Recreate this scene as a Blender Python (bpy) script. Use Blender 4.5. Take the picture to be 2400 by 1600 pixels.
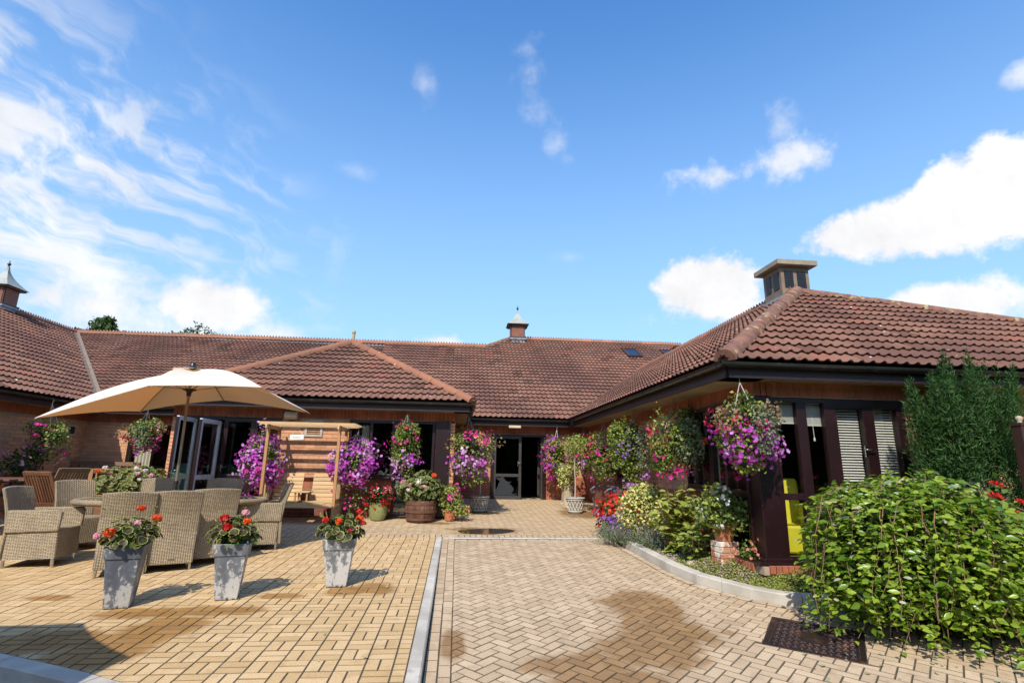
import bpy, bmesh, math, random
import numpy as np
from mathutils import Vector, Matrix
for o in list(bpy.data.objects): bpy.data.objects.remove(o)
random.seed(7); RNG = np.random.default_rng(11)
S = bpy.context.scene; COL = S.collection
R_ = math.radians
# ------------------------------------------------------------------ camera
CAMZ = 1.71
yaw, pitch, roll = R_(5.655), R_(13.034), R_(0.972)
f_ = Vector((math.sin(yaw)*math.cos(pitch), math.cos(yaw)*math.cos(pitch), math.sin(pitch)))
r_ = Vector((math.cos(yaw), -math.sin(yaw), 0)); u_ = r_.cross(f_)
r2 = math.cos(roll)*r_ + math.sin(roll)*u_; u2 = -math.sin(roll)*r_ + math.cos(roll)*u_
cd = bpy.data.cameras.new('camera'); cam = bpy.data.objects.new('camera', cd); COL.objects.link(cam)
cd.lens = 18.716; cd.sensor_width = 36; cd.sensor_fit = 'HORIZONTAL'; cd.clip_start = .05; cd.clip_end = 2000
cam.matrix_world = Matrix(((r2.x, u2.x, -f_.x, 0), (r2.y, u2.y, -f_.y, 0), (r2.z, u2.z, -f_.z, CAMZ), (0, 0, 0, 1)))
S.camera = cam
CAMP = np.array([0, 0, CAMZ])
# ------------------------------------------------------------------ sun, exposure
SUN = Vector((.34, .94, -1.0)).normalized()          # direction the light travels
sl = bpy.data.lights.new('sun', 'SUN'); sun = bpy.data.objects.new('sun', sl); COL.objects.link(sun)
sl.energy = 4.9; sl.angle = R_(.53); sl.color = (1, .93, .82)
sun.rotation_euler = SUN.to_track_quat('-Z', 'Y').to_euler(); sun.location = (-10, -20, 30)
vs = S.view_settings; vs.view_transform = 'Standard'; vs.look = 'None'; vs.exposure = .22; vs.gamma = 1; vs.use_curve_mapping = False
S.cycles.max_bounces = 5; S.cycles.diffuse_bounces = 2; S.cycles.glossy_bounces = 3; S.cycles.transparent_max_bounces = 12
S.cycles.use_denoising = True
# ------------------------------------------------------------------ node helpers
class NT:
    def __init__(s, tree): s.t = tree; s.n = tree.nodes; s.l = tree.links
    def node(s, typ, **k):
        x = s.n.new(typ)
        for a, b in k.items(): setattr(x, a, b)
        return x
    def put(s, sock, v):
        if hasattr(v, 'is_output') or isinstance(v, bpy.types.NodeSocket): s.l.new(v, sock)
        elif v is not None: sock.default_value = v
    def m(s, op, a, b=None, c=None, clamp=False):
        x = s.node('ShaderNodeMath', operation=op, use_clamp=clamp)
        s.put(x.inputs[0], a)
        if b is not None: s.put(x.inputs[1], b)
        if c is not None: s.put(x.inputs[2], c)
        return x.outputs[0]
    def vm(s, op, a, b=None, sc=None):
        x = s.node('ShaderNodeVectorMath', operation=op); s.put(x.inputs[0], a)
        if b is not None: s.put(x.inputs[1], b)
        if sc is not None: s.put(x.inputs['Scale'], sc)
        return x.outputs['Value'] if op in ('LENGTH', 'DISTANCE', 'DOT_PRODUCT') else x.outputs[0]
    def noise(s, vec, scale, detail=4, rough=.55, dist=0.):
        x = s.node('ShaderNodeTexNoise'); s.put(x.inputs['Vector'], vec); x.inputs['Scale'].default_value = scale
        x.inputs['Detail'].default_value = detail; x.inputs['Roughness'].default_value = rough; x.inputs['Distortion'].default_value = dist
        return x.outputs[0]
    def vor(s, vec, scale, feat='F1'):
        x = s.node('ShaderNodeTexVoronoi', feature=feat); s.put(x.inputs['Vector'], vec); x.inputs['Scale'].default_value = scale
        return x
    def ss(s, v, a, b):
        x = s.node('ShaderNodeMapRange', interpolation_type='SMOOTHSTEP'); s.put(x.inputs[0], v)
        x.inputs[1].default_value = a; x.inputs[2].default_value = b; x.inputs[3].default_value = 0; x.inputs[4].default_value = 1
        return x.outputs[0]
    def mix(s, f, a, b, blend='MIX'):
        x = s.node('ShaderNodeMix', data_type='RGBA', blend_type=blend); s.put(x.inputs[0], f)
        for i, v in ((6, a), (7, b)):
            if isinstance(v, (tuple, list)): v = tuple(v) + (1,) if len(v) == 3 else v
            s.put(x.inputs[i], v)
        return x.outputs[2]
    def mapping(s, vec, scale=(1, 1, 1), rot=(0, 0, 0), loc=(0, 0, 0)):
        x = s.node('ShaderNodeMapping'); s.put(x.inputs[0], vec)
        x.inputs['Scale'].default_value = scale; x.inputs['Rotation'].default_value = rot; x.inputs['Location'].default_value = loc
        return x.outputs[0]
    def sep(s, v):
        x = s.node('ShaderNodeSeparateXYZ'); s.put(x.inputs[0], v); return x.outputs
    def comb(s, x_, y_, z_):
        x = s.node('ShaderNodeCombineXYZ')
        for i, v in enumerate((x_, y_, z_)): s.put(x.inputs[i], v)
        return x.outputs[0]
# ------------------------------------------------------------------ sky with clouds
W = bpy.data.worlds.new('World'); S.world = W; W.use_nodes = True
w = NT(W.node_tree); bg = w.n['Background']
sky = w.node('ShaderNodeTexSky', sky_type='NISHITA'); sky.sun_disc = False
sky.sun_elevation = R_(45); sky.sun_rotation = R_(200); sky.altitude = 50; sky.air_density = 1.0; sky.dust_density = .6; sky.ozone_density = 3.0
tc = w.node('ShaderNodeTexCoord').outputs['Generated']
X, Y, Z = w.sep(tc)
hyp = w.m('SQRT', w.m('ADD', w.m('MULTIPLY', X, X), w.m('MULTIPLY', Y, Y)))
el = w.m('MULTIPLY', w.m('ARCTAN2', Z, hyp), 180/math.pi)
az0 = w.m('MULTIPLY', w.m('ARCTAN2', X, Y), 180/math.pi)
az = w.m('SUBTRACT', w.m('PINGPONG', w.m('ADD', az0, 48+480), 120), 48)   # the same cloud field goes on all round
nz = w.noise(tc, 9, 8, .62); nz2 = w.noise(tc, 30, 6, .6)
fb = w.m('ADD', w.m('MULTIPLY', w.m('SUBTRACT', nz, .5), 4.6), w.m('MULTIPLY', w.m('SUBTRACT', nz2, .5), 1.6))
def puff(a, e, ra, re, soft=.45, amp=1., gain=1.):
    da = w.m('DIVIDE', w.m('SUBTRACT', az, a), ra); de = w.m('DIVIDE', w.m('SUBTRACT', el, e), re)
    d = w.m('SQRT', w.m('ADD', w.m('MULTIPLY', da, da), w.m('MULTIPLY', de, de)))
    v = w.m('ADD', w.m('SUBTRACT', 1., d), w.m('MULTIPLY', fb, amp))
    return w.m('MULTIPLY', w.ss(v, 0., soft), gain)
dens = None
for p in ((46.5, 20.7, 9.5, 3.3, .35, .34, 1), (51.8, 22.4, 6, 3.5, .3, .34, 1), (40.8, 20.9, 6, 2.5, .35, .36, 1), (26.6, 18.0, 6.2, 3.7, .3, .30, 1), (27, 16.0, 7, 2.2, .9, .7, .8),
          (29, 28.5, 5.2, 1.6, 1.1, .8, .8), (35.6, 28.9, 4.4, 2.3, 1.1, .8, .8), (35.0, 31.8, 2.2, 2.4, 1.3, .8, .5),
          (45.6, 13.6, 6, 2.3, .4, .36, 1), (54, 12.8, 6, 2.0, .8, .6, .8), (54.5, 29.6, 2., 1.2, .9, .6, .7), (41, 12.0, 16, 2.4, 1.3, .9, .45),
          (-5.6, 38.3, 2.2, 2.6, 2.2, 1.1, .42), (7.6, 38.4, 2.2, 4.2, 2.2, 1.1, .5), (10.7, 33.4, 2.4, 1.9, 2.0, 1.1, .42), (-13, 29.3, 3.2, 1.2, 1.6, .7, .28), (-2, 12.6, 3.4, 1.5, .6, .5, .95), (-14, 21, 2.2, 4.5, 1.6, .7, .26), (12, 22, 4, .8, 1.6, .7, .2),
          (-25, 14.4, 6.2, 3.6, .6, .4, 1), (-34, 12.5, 15, 6.5, 1.3, .6, .97), (-18, 12.2, 6, 2.2, 1.1, .6, .8), (-28, 8, 30, 6.5, 1.6, .5, .6)):
    v = puff(*p); dens = v if dens is None else w.m('MAXIMUM', dens, v)
# streaked high cloud towards the left
q = w.mapping(w.comb(w.m('MULTIPLY', az, .017), w.m('MULTIPLY', el, .017), 0), scale=(1, 1, 1), rot=(0, 0, R_(16)))
q2 = w.mapping(q, scale=(3.0, 8.0, 1))
warp = w.noise(q, 5, 3)
st = w.noise(w.vm('ADD', q2, w.vm('SCALE', w.comb(warp, warp, 0), sc=1.0)), 2.8, 8, .56)
reg = w.ss(w.m('ADD', w.m('MULTIPLY', w.m('ADD', az, w.m('MULTIPLY', el, .62)), -1), w.m('MULTIPLY', w.m('SUBTRACT', warp, .5), 14)), -4, 26)
st2 = w.m('MULTIPLY', w.ss(w.m('ADD', st, w.m('MULTIPLY', reg, .12)), .49, .74), w.m('MULTIPLY', reg, .90))
st2 = w.m('MULTIPLY', st2, w.ss(el, 42, 24))
dens = w.m('MAXIMUM', dens, st2, clamp=True)
hz = w.ss(el, 50, 2)
hs = w.node('ShaderNodeHueSaturation'); hs.inputs['Saturation'].default_value = 1.24; hs.inputs['Value'].default_value = 2.55; hs.inputs['Hue'].default_value = .502
w.put(hs.inputs['Color'], sky.outputs[0])
base = w.mix(w.m('MULTIPLY', hz, .75), hs.outputs[0], (4.0, 6.3, 8.8))
shade = w.m('ADD', 8.4, w.m('MULTIPLY', w.m('SUBTRACT', nz, .5), 4.5))
cloud = w.comb(shade, w.m('MULTIPLY', shade, 1.0), w.m('MULTIPLY', shade, 1.015))
w.put(bg.inputs[0], w.mix(dens, base, cloud)); bg.inputs[1].default_value = .1
# ------------------------------------------------------------------ materials
MATS = {}
def newmat(name):
    m = bpy.data.materials.new(name); m.use_nodes = True; t = NT(m.node_tree); b = t.n['Principled BSDF']; MATS[name] = m
    return m, t, b
def rnd01(t):
    a = t.node('ShaderNodeAttribute'); a.attribute_name = 'tint'
    oi = t.node('ShaderNodeObjectInfo')
    return t.m('FRACT', t.m('ADD', a.outputs['Fac'], oi.outputs['Random']))
def c4(c): return tuple(c) + (1,)
def pmat(name, c1, c2=None, scale=4, rough=.6, bump=.15, bscale=70, tint=.0, metal=0., spec=.5, c3=None, s3=12, f3=(.58, .7), coat=0., stretch=None, lo=.35, hi=.65, world=False, uv=False):
    m, t, b = newmat(name); c2 = c2 or c1
    if world: v = t.node('ShaderNodeNewGeometry').outputs['Position']
    else: v = t.node('ShaderNodeTexCoord').outputs['UV' if uv else 'Object']
    if stretch: v = t.mapping(v, scale=stretch)
    n = t.noise(v, scale, 6)
    c = t.mix(t.ss(n, lo, hi), c1, c2)
    if c3: c = t.mix(t.ss(t.noise(v, s3, 5, .6), *f3), c, c3)
    if tint:
        r = rnd01(t); c = t.mix(1., c, t.mix(r, (1-tint,)*3, (1+tint,)*3), 'MULTIPLY')
    t.put(b.inputs['Base Color'], c); b.inputs['Roughness'].default_value = rough; b.inputs['Metallic'].default_value = metal
    b.inputs['Specular IOR Level'].default_value = spec; b.inputs['Coat Weight'].default_value = coat
    if bump:
        bn = t.node('ShaderNodeBump'); bn.inputs['Strength'].default_value = bump; bn.inputs['Distance'].default_value = .01
        t.put(bn.inputs['Height'], t.noise(v, bscale, 5, .65)); t.put(b.inputs['Normal'], bn.outputs[0])
    return m
def leafmat(name, c1, c2, rough=.5, tr=.28, edge=None):
    m, t, b = newmat(name)
    r = rnd01(t)
    c = t.mix(r, c1, c2)
    n = t.noise(t.node('ShaderNodeNewGeometry').outputs['Position'], 60, 2)
    c = t.mix(1., c, t.mix(n, (.62,)*3, (1.38,)*3), 'MULTIPLY')
    if edge:                                  # zoned leaf: pale rim, dark heart
        uv = t.node('ShaderNodeTexCoord').outputs['UV']; d = t.vm('LENGTH', uv)
        c = t.mix(t.ss(d, .76, .94), t.mix(t.ss(d, .12, .5), c, edge[0]), edge[1])
    t.put(b.inputs['Base Color'], c); b.inputs['Roughness'].default_value = rough; b.inputs['Specular IOR Level'].default_value = .35
    tl = t.node('ShaderNodeBsdfTranslucent'); t.put(tl.inputs[0], t.mix(1., c, (1.15, 1.1, .7), 'MULTIPLY'))
    mx = t.node('ShaderNodeMixShader'); mx.inputs[0].default_value = tr
    t.l.new(b.outputs[0], mx.inputs[1]); t.l.new(tl.outputs[0], mx.inputs[2]); t.l.new(mx.outputs[0], t.n['Material Output'].inputs[0])
    return m
def paver_mat(name, c1, c2, c3, wet, stains, joint=None):
    m, t, b = newmat(name)
    pos = t.node('ShaderNodeNewGeometry').outputs['Position']
    r = rnd01(t)
    c = t.mix(r, c1, c2)
    c = t.mix(t.ss(t.noise(pos, 5.5, 6, .65), .48, .74), c, c3)
    sp = t.noise(pos, 95, 3, .85)
    c = t.mix(t.ss(sp, .56, .70), c, tuple(x*.45 for x in c1)); c = t.mix(t.ss(sp, .42, .30), c, tuple(min(1, x*1.4) for x in c1))
    nz_ = t.sep(t.node('ShaderNodeNewGeometry').outputs['True Normal'])[2]; c = t.mix(t.m('MULTIPLY', t.ss(nz_, .985, .90), .78), c, (.075, .055, .03))       # dirt tone painted on the arrises to cancel their sunlit brightening
    x, y, z = t.sep(pos)
    msk = None; fbm = t.m('MULTIPLY', t.m('SUBTRACT', t.noise(pos, 2.2, 5, .5), .5), 1.1)
    rj = t.m('MULTIPLY', t.m('SUBTRACT', r, .5), .30)
    for (sx, sy, rx, ry) in stains:
        dx = t.m('DIVIDE', t.m('SUBTRACT', x, sx), rx); dy = t.m('DIVIDE', t.m('SUBTRACT', y, sy), ry)
        d = t.m('SQRT', t.m('ADD', t.m('MULTIPLY', dx, dx), t.m('MULTIPLY', dy, dy)))
        v = t.ss(t.m('ADD', t.m('ADD', t.m('SUBTRACT', 1., d), fbm), rj), .0, .45)
        msk = v if msk is None else t.m('MAXIMUM', msk, v)
    if msk is not None:
        msk = t.m('MULTIPLY', msk, .96)
        c = t.mix(msk, c, t.mix(1., c, wet, 'MULTIPLY'))
        t.put(b.inputs['Roughness'], t.m('SUBTRACT', .88, t.m('MULTIPLY', msk, .28)))
    else: b.inputs['Roughness'].default_value = .88
    t.put(b.inputs['Base Color'], c); b.inputs['Specular IOR Level'].default_value = .3
    bn = t.node('ShaderNodeBump'); bn.inputs['Strength'].default_value = .35; bn.inputs['Distance'].default_value = .004
    t.put(bn.inputs['Height'], t.noise(pos, 190, 4, .7)); t.put(b.inputs['Normal'], bn.outputs[0])
    return m
YSTAIN = [(-2.75, 5.55, .55, .22), (-2.2, 5.62, .5, .2), (-2.4, 5.1, .5, .45), (-2.55, 4.6, .45, .4), (-1.75, 6.1, .35, .12), (-1.1, 6.25, .3, .22), (-.8, 6.35, .25, .3), (-3.0, 4.9, .5, .35), (-3.9, 6.1, .3, .12)]
DSTAIN = [(2.02, 5.75, .50, .85), (1.95, 5.15, .62, .6), (1.6, 4.75, .65, .5), (1.0, 4.45, .6, .3), (1.2, 4.15, .7, .3), (.04, 4.9, .13, .35)]
CSTAIN = [(.55, 10.35, .75, .5), (.7, 12.7, .6, .3), (2.95, 12.7, .55, .8), (3.0, 13.6, .4, .4), (-.3, 11.2, .5, .2)]
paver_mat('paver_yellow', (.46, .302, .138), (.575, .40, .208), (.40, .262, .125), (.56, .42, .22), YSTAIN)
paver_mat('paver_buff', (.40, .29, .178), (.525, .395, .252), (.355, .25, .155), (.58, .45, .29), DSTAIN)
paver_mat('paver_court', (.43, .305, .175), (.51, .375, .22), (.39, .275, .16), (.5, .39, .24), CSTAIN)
pmat('joint_sand', (.035, .028, .017), (.075, .058, .034), scale=9, rough=.95, bump=.3)
pmat('concrete', (.37, .335, .275), (.48, .44, .365), scale=3, rough=.85, bump=.25, bscale=120, c3=(.22, .205, .18), s3=5, f3=(.6, .78), tint=.08)
pmat('asphalt', (.05, .05, .052), (.075, .073, .07), scale=6, rough=.9, bump=.4, bscale=160)
pmat('grass_ground', (.05, .085, .02), (.09, .12, .03), scale=2, rough=.9, bump=.3)
pmat('soil', (.055, .035, .02), (.11, .08, .05), scale=9, rough=.95, bump=.8, bscale=40)
pmat('gravel', (.24, .185, .125), (.38, .325, .25), scale=40, rough=.85, tint=.35, c3=(.2, .15, .1), s3=30)
def brickmat(name, c1, c2, c3): return pmat(name, c1, c2, scale=2.2, rough=.85, bump=.35, bscale=90, tint=.17, c3=c3, s3=26, f3=(.58, .75), world=True)
brickmat('brick_buff', (.56, .285, .15), (.48, .235, .125), (.36, .175, .10))
brickmat('brick_red', (.38, .115, .052), (.29, .088, .045), (.19, .062, .042))
brickmat('brick_dark', (.20, .065, .04), (.26, .08, .045), (.12, .05, .04))
pmat('mortar', (.30, .225, .16), (.36, .27, .19), scale=12, rough=.95, bump=.3, world=True)
pmat('frame', (.018, .0055, .0065), (.013, .0045, .005), scale=3, rough=.35, bump=.05, c3=(.03, .010, .011), s3=8)
pmat('frame_grey', (.045, .037, .033), (.035, .03, .027), scale=3, rough=.45, bump=.05)
pmat('frame_white', (.62, .64, .66), (.52, .54, .56), scale=3, rough=.35, bump=.03)
pmat('gutter_black', (.014, .014, .015), (.02, .02, .022), scale=3, rough=.32, bump=.05, c3=(.05, .05, .05), s3=7)
pmat('fascia', (.022, .009, .012), (.016, .008, .009), scale=2, rough=.5, bump=.08, c3=(.09, .05, .045), s3=9, f3=(.66, .8))
pmat('soffit', (.34, .25, .15), (.28, .2, .12), scale=2, rough=.7, bump=.1)
pmat('lead', (.20, .22, .25), (.30, .325, .35), scale=5, rough=.5, bump=.2, c3=(.42, .44, .46), s3=9)
pmat('copper_grey', (.27, .29, .26), (.34, .35, .31), scale=5, rough=.55, bump=.1, c3=(.2, .19, .15), s3=12)
pmat('clad_brown', (.24, .085, .045), (.19, .065, .035), scale=8, rough=.6, bump=.1)
pmat('trim_brown', (.06, .03, .02), (.045, .025, .018), scale=5, rough=.5, bump=.1)
pmat('stucco_brown', (.165, .12, .085), (.20, .15, .105), scale=6, rough=.75, bump=.2)
pmat('cap_stone', (.29, .245, .18), (.23, .195, .145), scale=6, rough=.75, bump=.2)
pmat('black', (.008, .008, .009), (.014, .013, .012), scale=5, rough=.5)
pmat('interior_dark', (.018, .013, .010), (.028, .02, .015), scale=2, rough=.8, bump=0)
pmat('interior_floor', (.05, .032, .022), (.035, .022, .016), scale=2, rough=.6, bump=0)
pmat('cream_fabric', (.80, .74, .62), (.76, .70, .58), scale=5, rough=.85, bump=.1, bscale=300)
pmat('pole_metal', (.30, .25, .18), (.36, .30, .22), scale=5, rough=.35, metal=.7, bump=.03)
pmat('chrome', (.6, .6, .6), (.5, .5, .5), scale=5, rough=.2, metal=1, bump=.0)
pmat('iron_blue', (.10, .125, .16), (.06, .07, .09), scale=14, rough=.45, bump=.2, metal=.3)
pmat('terracotta', (.48, .17, .07), (.40, .14, .06), scale=6, rough=.8, bump=.2, c3=(.55, .35, .25), s3=10, f3=(.66, .8))
pmat('glaze_green', (.20, .215, .075), (.27, .28, .11), scale=5, rough=.25, bump=.05, c3=(.12, .12, .05), s3=9)
pmat('barrel_wood', (.075, .032, .016), (.16, .075, .04), scale=7, rough=.8, bump=.5, bscale=30, stretch=(1, 1, .12), c3=(.26, .24, .2), s3=18, f3=(.62, .76))
pmat('rust_iron', (.15, .055, .03), (.10, .04, .025), scale=9, rough=.75, bump=.3)
pmat('white_pot', (.60, .56, .48), (.50, .46, .39), scale=6, rough=.7, bump=.1)
pmat('stone_urn', (.42, .34, .22), (.30, .23, .14), scale=6, rough=.85, bump=.4, bscale=40, c3=(.15, .11, .07), s3=14)
pmat('wood_pale', (.52, .35, .17), (.42, .27, .125), scale=7, rough=.65, bump=.2, bscale=40, stretch=(.6, 12, 12), uv=True, tint=.14, c3=(.34, .19, .08), s3=5, f3=(.68, .78))
pmat('wood_mid', (.34, .17, .065), (.42, .22, .09), scale=7, rough=.65, bump=.2, bscale=40, stretch=(.6, 12, 12), uv=True, tint=.15)
pmat('wood_teak', (.115, .045, .022), (.19, .085, .04), scale=7, rough=.55, bump=.2, bscale=40, stretch=(.6, 12, 12), uv=True, tint=.2)
pmat('wood_bench', (.17, .10, .055), (.23, .14, .08), scale=7, rough=.7, bump=.2, bscale=40, stretch=(.6, 12, 12), uv=True, tint=.15)

def zincmat(name, c1, c2, lime, top):
    m, t, b = newmat(name); v = t.node('ShaderNodeTexCoord').outputs['Object']; x, y, z = t.sep(v)
    n = t.noise(t.mapping(v, scale=(1, 1, .55)), 6, 6, .6); n2 = t.noise(t.mapping(v, scale=(1, 1, .6)), 19, 8, .75)
    c = t.mix(t.ss(n, .35, .65), c1, c2)
    k = t.m('ADD', t.m('ADD', t.m('MULTIPLY', t.m('SUBTRACT', n2, .5), 4.2), t.m('MULTIPLY', t.m('SUBTRACT', n, .5), 2.6)), t.m('MULTIPLY', t.m('SUBTRACT', top, z), 1.3))
    c = t.mix(t.m('MULTIPLY', t.ss(k, .05, .32), .85), c, lime)       # limescale creeping up from the foot
    c = t.mix(t.ss(t.m('ADD', t.m('MULTIPLY', n2, .9), t.m('MULTIPLY', z, -6)), .28, .5), c, (.06, .055, .045))
    t.put(b.inputs['Base Color'], c); b.inputs['Roughness'].default_value = .5; b.inputs['Metallic'].default_value = .25
    bn = t.node('ShaderNodeBump'); bn.inputs['Strength'].default_value = .5; bn.inputs['Distance'].default_value = .006; t.put(bn.inputs['Height'], n2); t.put(b.inputs['Normal'], bn.outputs[0])
zincmat('zinc', (.085, .095, .115), (.17, .185, .205), (.48, .47, .43), .22); zincmat('zinc_pale', (.12, .133, .15), (.25, .265, .28), (.56, .55, .51), .30); zincmat('zinc_white', (.15, .163, .175), (.28, .295, .30), (.60, .59, .56), .40)
pmat('chain', (.28, .28, .28), (.2, .2, .2), scale=9, rough=.5, metal=.6, bump=0)
pmat('lattice_recess_shade', (.20, .18, .15), (.27, .25, .21), scale=6, rough=.8, bump=.1)  # pot ground behind the lattice: recess shade put into the colour
pmat('brick_old', (.36, .13, .07), (.42, .24, .14), scale=9, rough=.9, bump=.5, bscale=40, c3=(.66, .60, .50), s3=6, f3=(.46, .56))
pmat('post_brown', (.045, .018, .013), (.065, .028, .02), scale=7, rough=.5, bump=.2, stretch=(1, 1, .1))
pmat('added_treeline', (.012, .022, .008), (.03, .05, .014), scale=1.2, rough=.9, bump=.6, bscale=6)
pmat('manhole', (.045, .025, .022), (.03, .02, .022), scale=9, rough=.42, bump=.2, metal=.5, c3=(.13, .055, .035), s3=6, f3=(.5, .7))
pmat('yellow_fabric', (.62, .56, .02), (.56, .50, .015), scale=4, rough=.7, bump=.1)
pmat('blind', (.62, .60, .55), (.56, .54, .5), scale=4, rough=.6, bump=0)
pmat('curtain', (.60, .56, .47), (.5, .46, .38), scale=30, rough=.8, bump=.2, stretch=(1, 1, .02))
pmat('sign_paint', (.66, .62, .55), (.75, .72, .66), scale=14, rough=.7, bump=.2)
pmat('lamp_case', (.58, .48, .32), (.5, .4, .26), scale=6, rough=.5, bump=.05)
pmat('vent_metal', (.42, .37, .31), (.36, .31, .26), scale=5, rough=.5, bump=.05)
pmat('bark', (.13, .095, .06), (.2, .15, .1), scale=20, rough=.9, bump=.6, stretch=(1, 1, .15))
pmat('stem_pale', (.45, .38, .27), (.36, .29, .2), scale=15, rough=.8, bump=.3, stretch=(1, 1, .15))
pmat('twig', (.16, .085, .05), (.22, .13, .08), scale=15, rough=.8, bump=.2)
pmat('green_plastic', (.01, .13, .085), (.012, .11, .075), scale=3, rough=.35, bump=0)
pmat('water_film', (.03, .022, .013), (.04, .03, .018), scale=2, rough=.06, bump=.0)
def tilemat(name, c1, c2, c3, spots=True):
    m, t, b = newmat(name)
    pos = t.node('ShaderNodeNewGeometry').outputs['Position']; r = rnd01(t)
    c = t.mix(r, c1, c2)
    c = t.mix(t.m('MULTIPLY', t.m('GREATER_THAN', r, .94), .7), c, (c1[0]*1.45, c1[1]*1.1, c1[2]*1.05)); c = t.mix(t.m('MULTIPLY', t.m('LESS_THAN', r, .07), .6), c, tuple(x*.5 for x in c1))
    c = t.mix(t.ss(t.noise(pos, .55, 4), .42, .68), c, c3)
    c = t.mix(t.ss(t.noise(pos, 11, 5, .65), .56, .78), c, tuple(x*.5 for x in c1))
    if spots:                                  # lichen and droppings
        vo = t.vor(pos, 3.4); sp = t.m('MULTIPLY', t.m('LESS_THAN', t.m('ADD', vo.outputs['Distance'], t.m('MULTIPLY', t.noise(pos, 60, 2), .07)), .105), t.m('GREATER_THAN', t.sep(vo.outputs['Color'])[0], .3))
        c = t.mix(t.m('MULTIPLY', sp, .8), c, (.62, .6, .55))
        vo2 = t.vor(pos, 9); s2 = t.m('MULTIPLY', t.m('LESS_THAN', vo2.outputs['Distance'], .11), t.m('GREATER_THAN', t.sep(vo2.outputs['Color'])[1], .8))
        c = t.mix(t.m('MULTIPLY', s2, .6), c, (.5, .46, .38))
    t.put(b.inputs['Base Color'], c); b.inputs['Roughness'].default_value = .78; b.inputs['Specular IOR Level'].default_value = .35
    bn = t.node('ShaderNodeBump'); bn.inputs['Strength'].default_value = .3; bn.inputs['Distance'].default_value = .006
    t.put(bn.inputs['Height'], t.noise(pos, 90, 4, .7)); t.put(b.inputs['Normal'], bn.outputs[0])
tilemat('tile_brown', (.165, .078, .050), (.235, .118, .078), (.125, .060, .042))
tilemat('ridge_red', (.31, .135, .072), (.25, .105, .058), (.21, .10, .06))
pmat('ridge_lichen', (.22, .10, .06), (.14, .07, .05), scale=9, rough=.85, bump=.5, bscale=40, c3=(.36, .29, .13), s3=7, f3=(.56, .68), world=True, tint=.1)
def wickermat():
    m, t, b = newmat('wicker')
    uv = t.node('ShaderNodeTexCoord').outputs['UV']; u, v, _ = t.sep(uv)
    wob = t.m('MULTIPLY', t.m('SUBTRACT', t.noise(uv, 14, 2), .5), .012)
    uu = t.m('ADD', u, wob); vv = t.m('ADD', v, wob)
    cu = t.m('DIVIDE', uu, .027); col = t.m('FLOOR', cu); fu = t.m('FRACT', cu)
    rv = t.m('DIVIDE', vv, .0165); row = t.m('FLOOR', rv); fv = t.m('FRACT', rv)
    par = t.m('MULTIPLY', t.m('FLOORED_MODULO', t.m('ADD', col, row), 2.), 2.)
    over = t.m('SUBTRACT', par, 1.)
    hs_ = t.m('SINE', t.m('MULTIPLY', fu, math.pi)); hv = t.m('SINE', t.m('MULTIPLY', fv, math.pi))
    h = t.m('ADD', t.m('MULTIPLY', hs_, .5), t.m('ADD', t.m('MULTIPLY', hv, .4), t.m('MULTIPLY', t.m('MULTIPLY', over, hs_), .22)))
    wn = t.node('ShaderNodeTexWhiteNoise'); t.put(wn.inputs['Vector'], t.comb(col, row, 0)); r = wn.outputs['Value']
    c = t.mix(r, (.31, .232, .135), (.40, .312, .19))
    c = t.mix(t.ss(t.noise(uv, 3.5, 4), .4, .7), c, t.mix(1., c, (.78, .8, .82), 'MULTIPLY'))
    c = t.mix(t.ss(h, .42, .05), c, (.085, .062, .038))
    t.put(b.inputs['Base Color'], c); b.inputs['Roughness'].default_value = .5
    bn = t.node('ShaderNodeBump'); bn.inputs['Strength'].default_value = .9; bn.inputs['Distance'].default_value = .012
    t.put(bn.inputs['Height'], h); t.put(b.inputs['Normal'], bn.outputs[0])
wickermat()
def glassmat(name, tintc, refl):
    m, t, b = newmat(name)
    tr = t.node('ShaderNodeBsdfTransparent'); tr.inputs[0].default_value = c4(tintc)
    gl = t.node('ShaderNodeBsdfGlossy'); gl.inputs['Roughness'].default_value = .015; gl.inputs[0].default_value = (1, 1, 1, 1)
    lw = t.node('ShaderNodeLayerWeight'); lw.inputs[0].default_value = .5; F_ = t.m('ADD', .04, t.m('MULTIPLY', t.m('POWER', lw.outputs['Facing'], 5.), .96))
    mx = t.node('ShaderNodeMixShader'); t.put(mx.inputs[0], t.m('MULTIPLY', F_, refl, clamp=True))
    t.l.new(tr.outputs[0], mx.inputs[1]); t.l.new(gl.outputs[0], mx.inputs[2]); t.l.new(mx.outputs[0], t.n['Material Output'].inputs[0])
glassmat('glass', (.93, .94, .93), 1.0)
glassmat('glass_dark', (.5, .51, .51), 1.3)
glassmat('glass_door', (.5, .52, .52), 6.0)
glassmat('glass_table', (.16, .16, .16), 3.0)
leafmat('leaf_mid', (.055, .115, .02), (.12, .19, .035))
leafmat('leaf_light', (.20, .26, .045), (.32, .36, .09))
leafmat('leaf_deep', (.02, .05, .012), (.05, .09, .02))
leafmat('leaf_bush', (.06, .145, .010), (.31, .41, .045), rough=.3, tr=.36)
leafmat('leaf_bush_under', (.30, .36, .22), (.38, .42, .28), rough=.6, tr=.3)
leafmat('leaf_lime', (.22, .30, .04), (.38, .40, .09), tr=.35)
leafmat('leaf_variegated', (.52, .50, .13), (.72, .68, .30), tr=.3)
leafmat('leaf_grey', (.15, .19, .11), (.24, .28, .17))
leafmat('leaf_bronze', (.26, .15, .08), (.36, .27, .14), tr=.3)
leafmat('leaf_conifer', (.012, .050, .010), (.055, .13, .022), rough=.6, tr=.25)
leafmat('leaf_tree', (.03, .07, .015), (.08, .13, .03))
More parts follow.
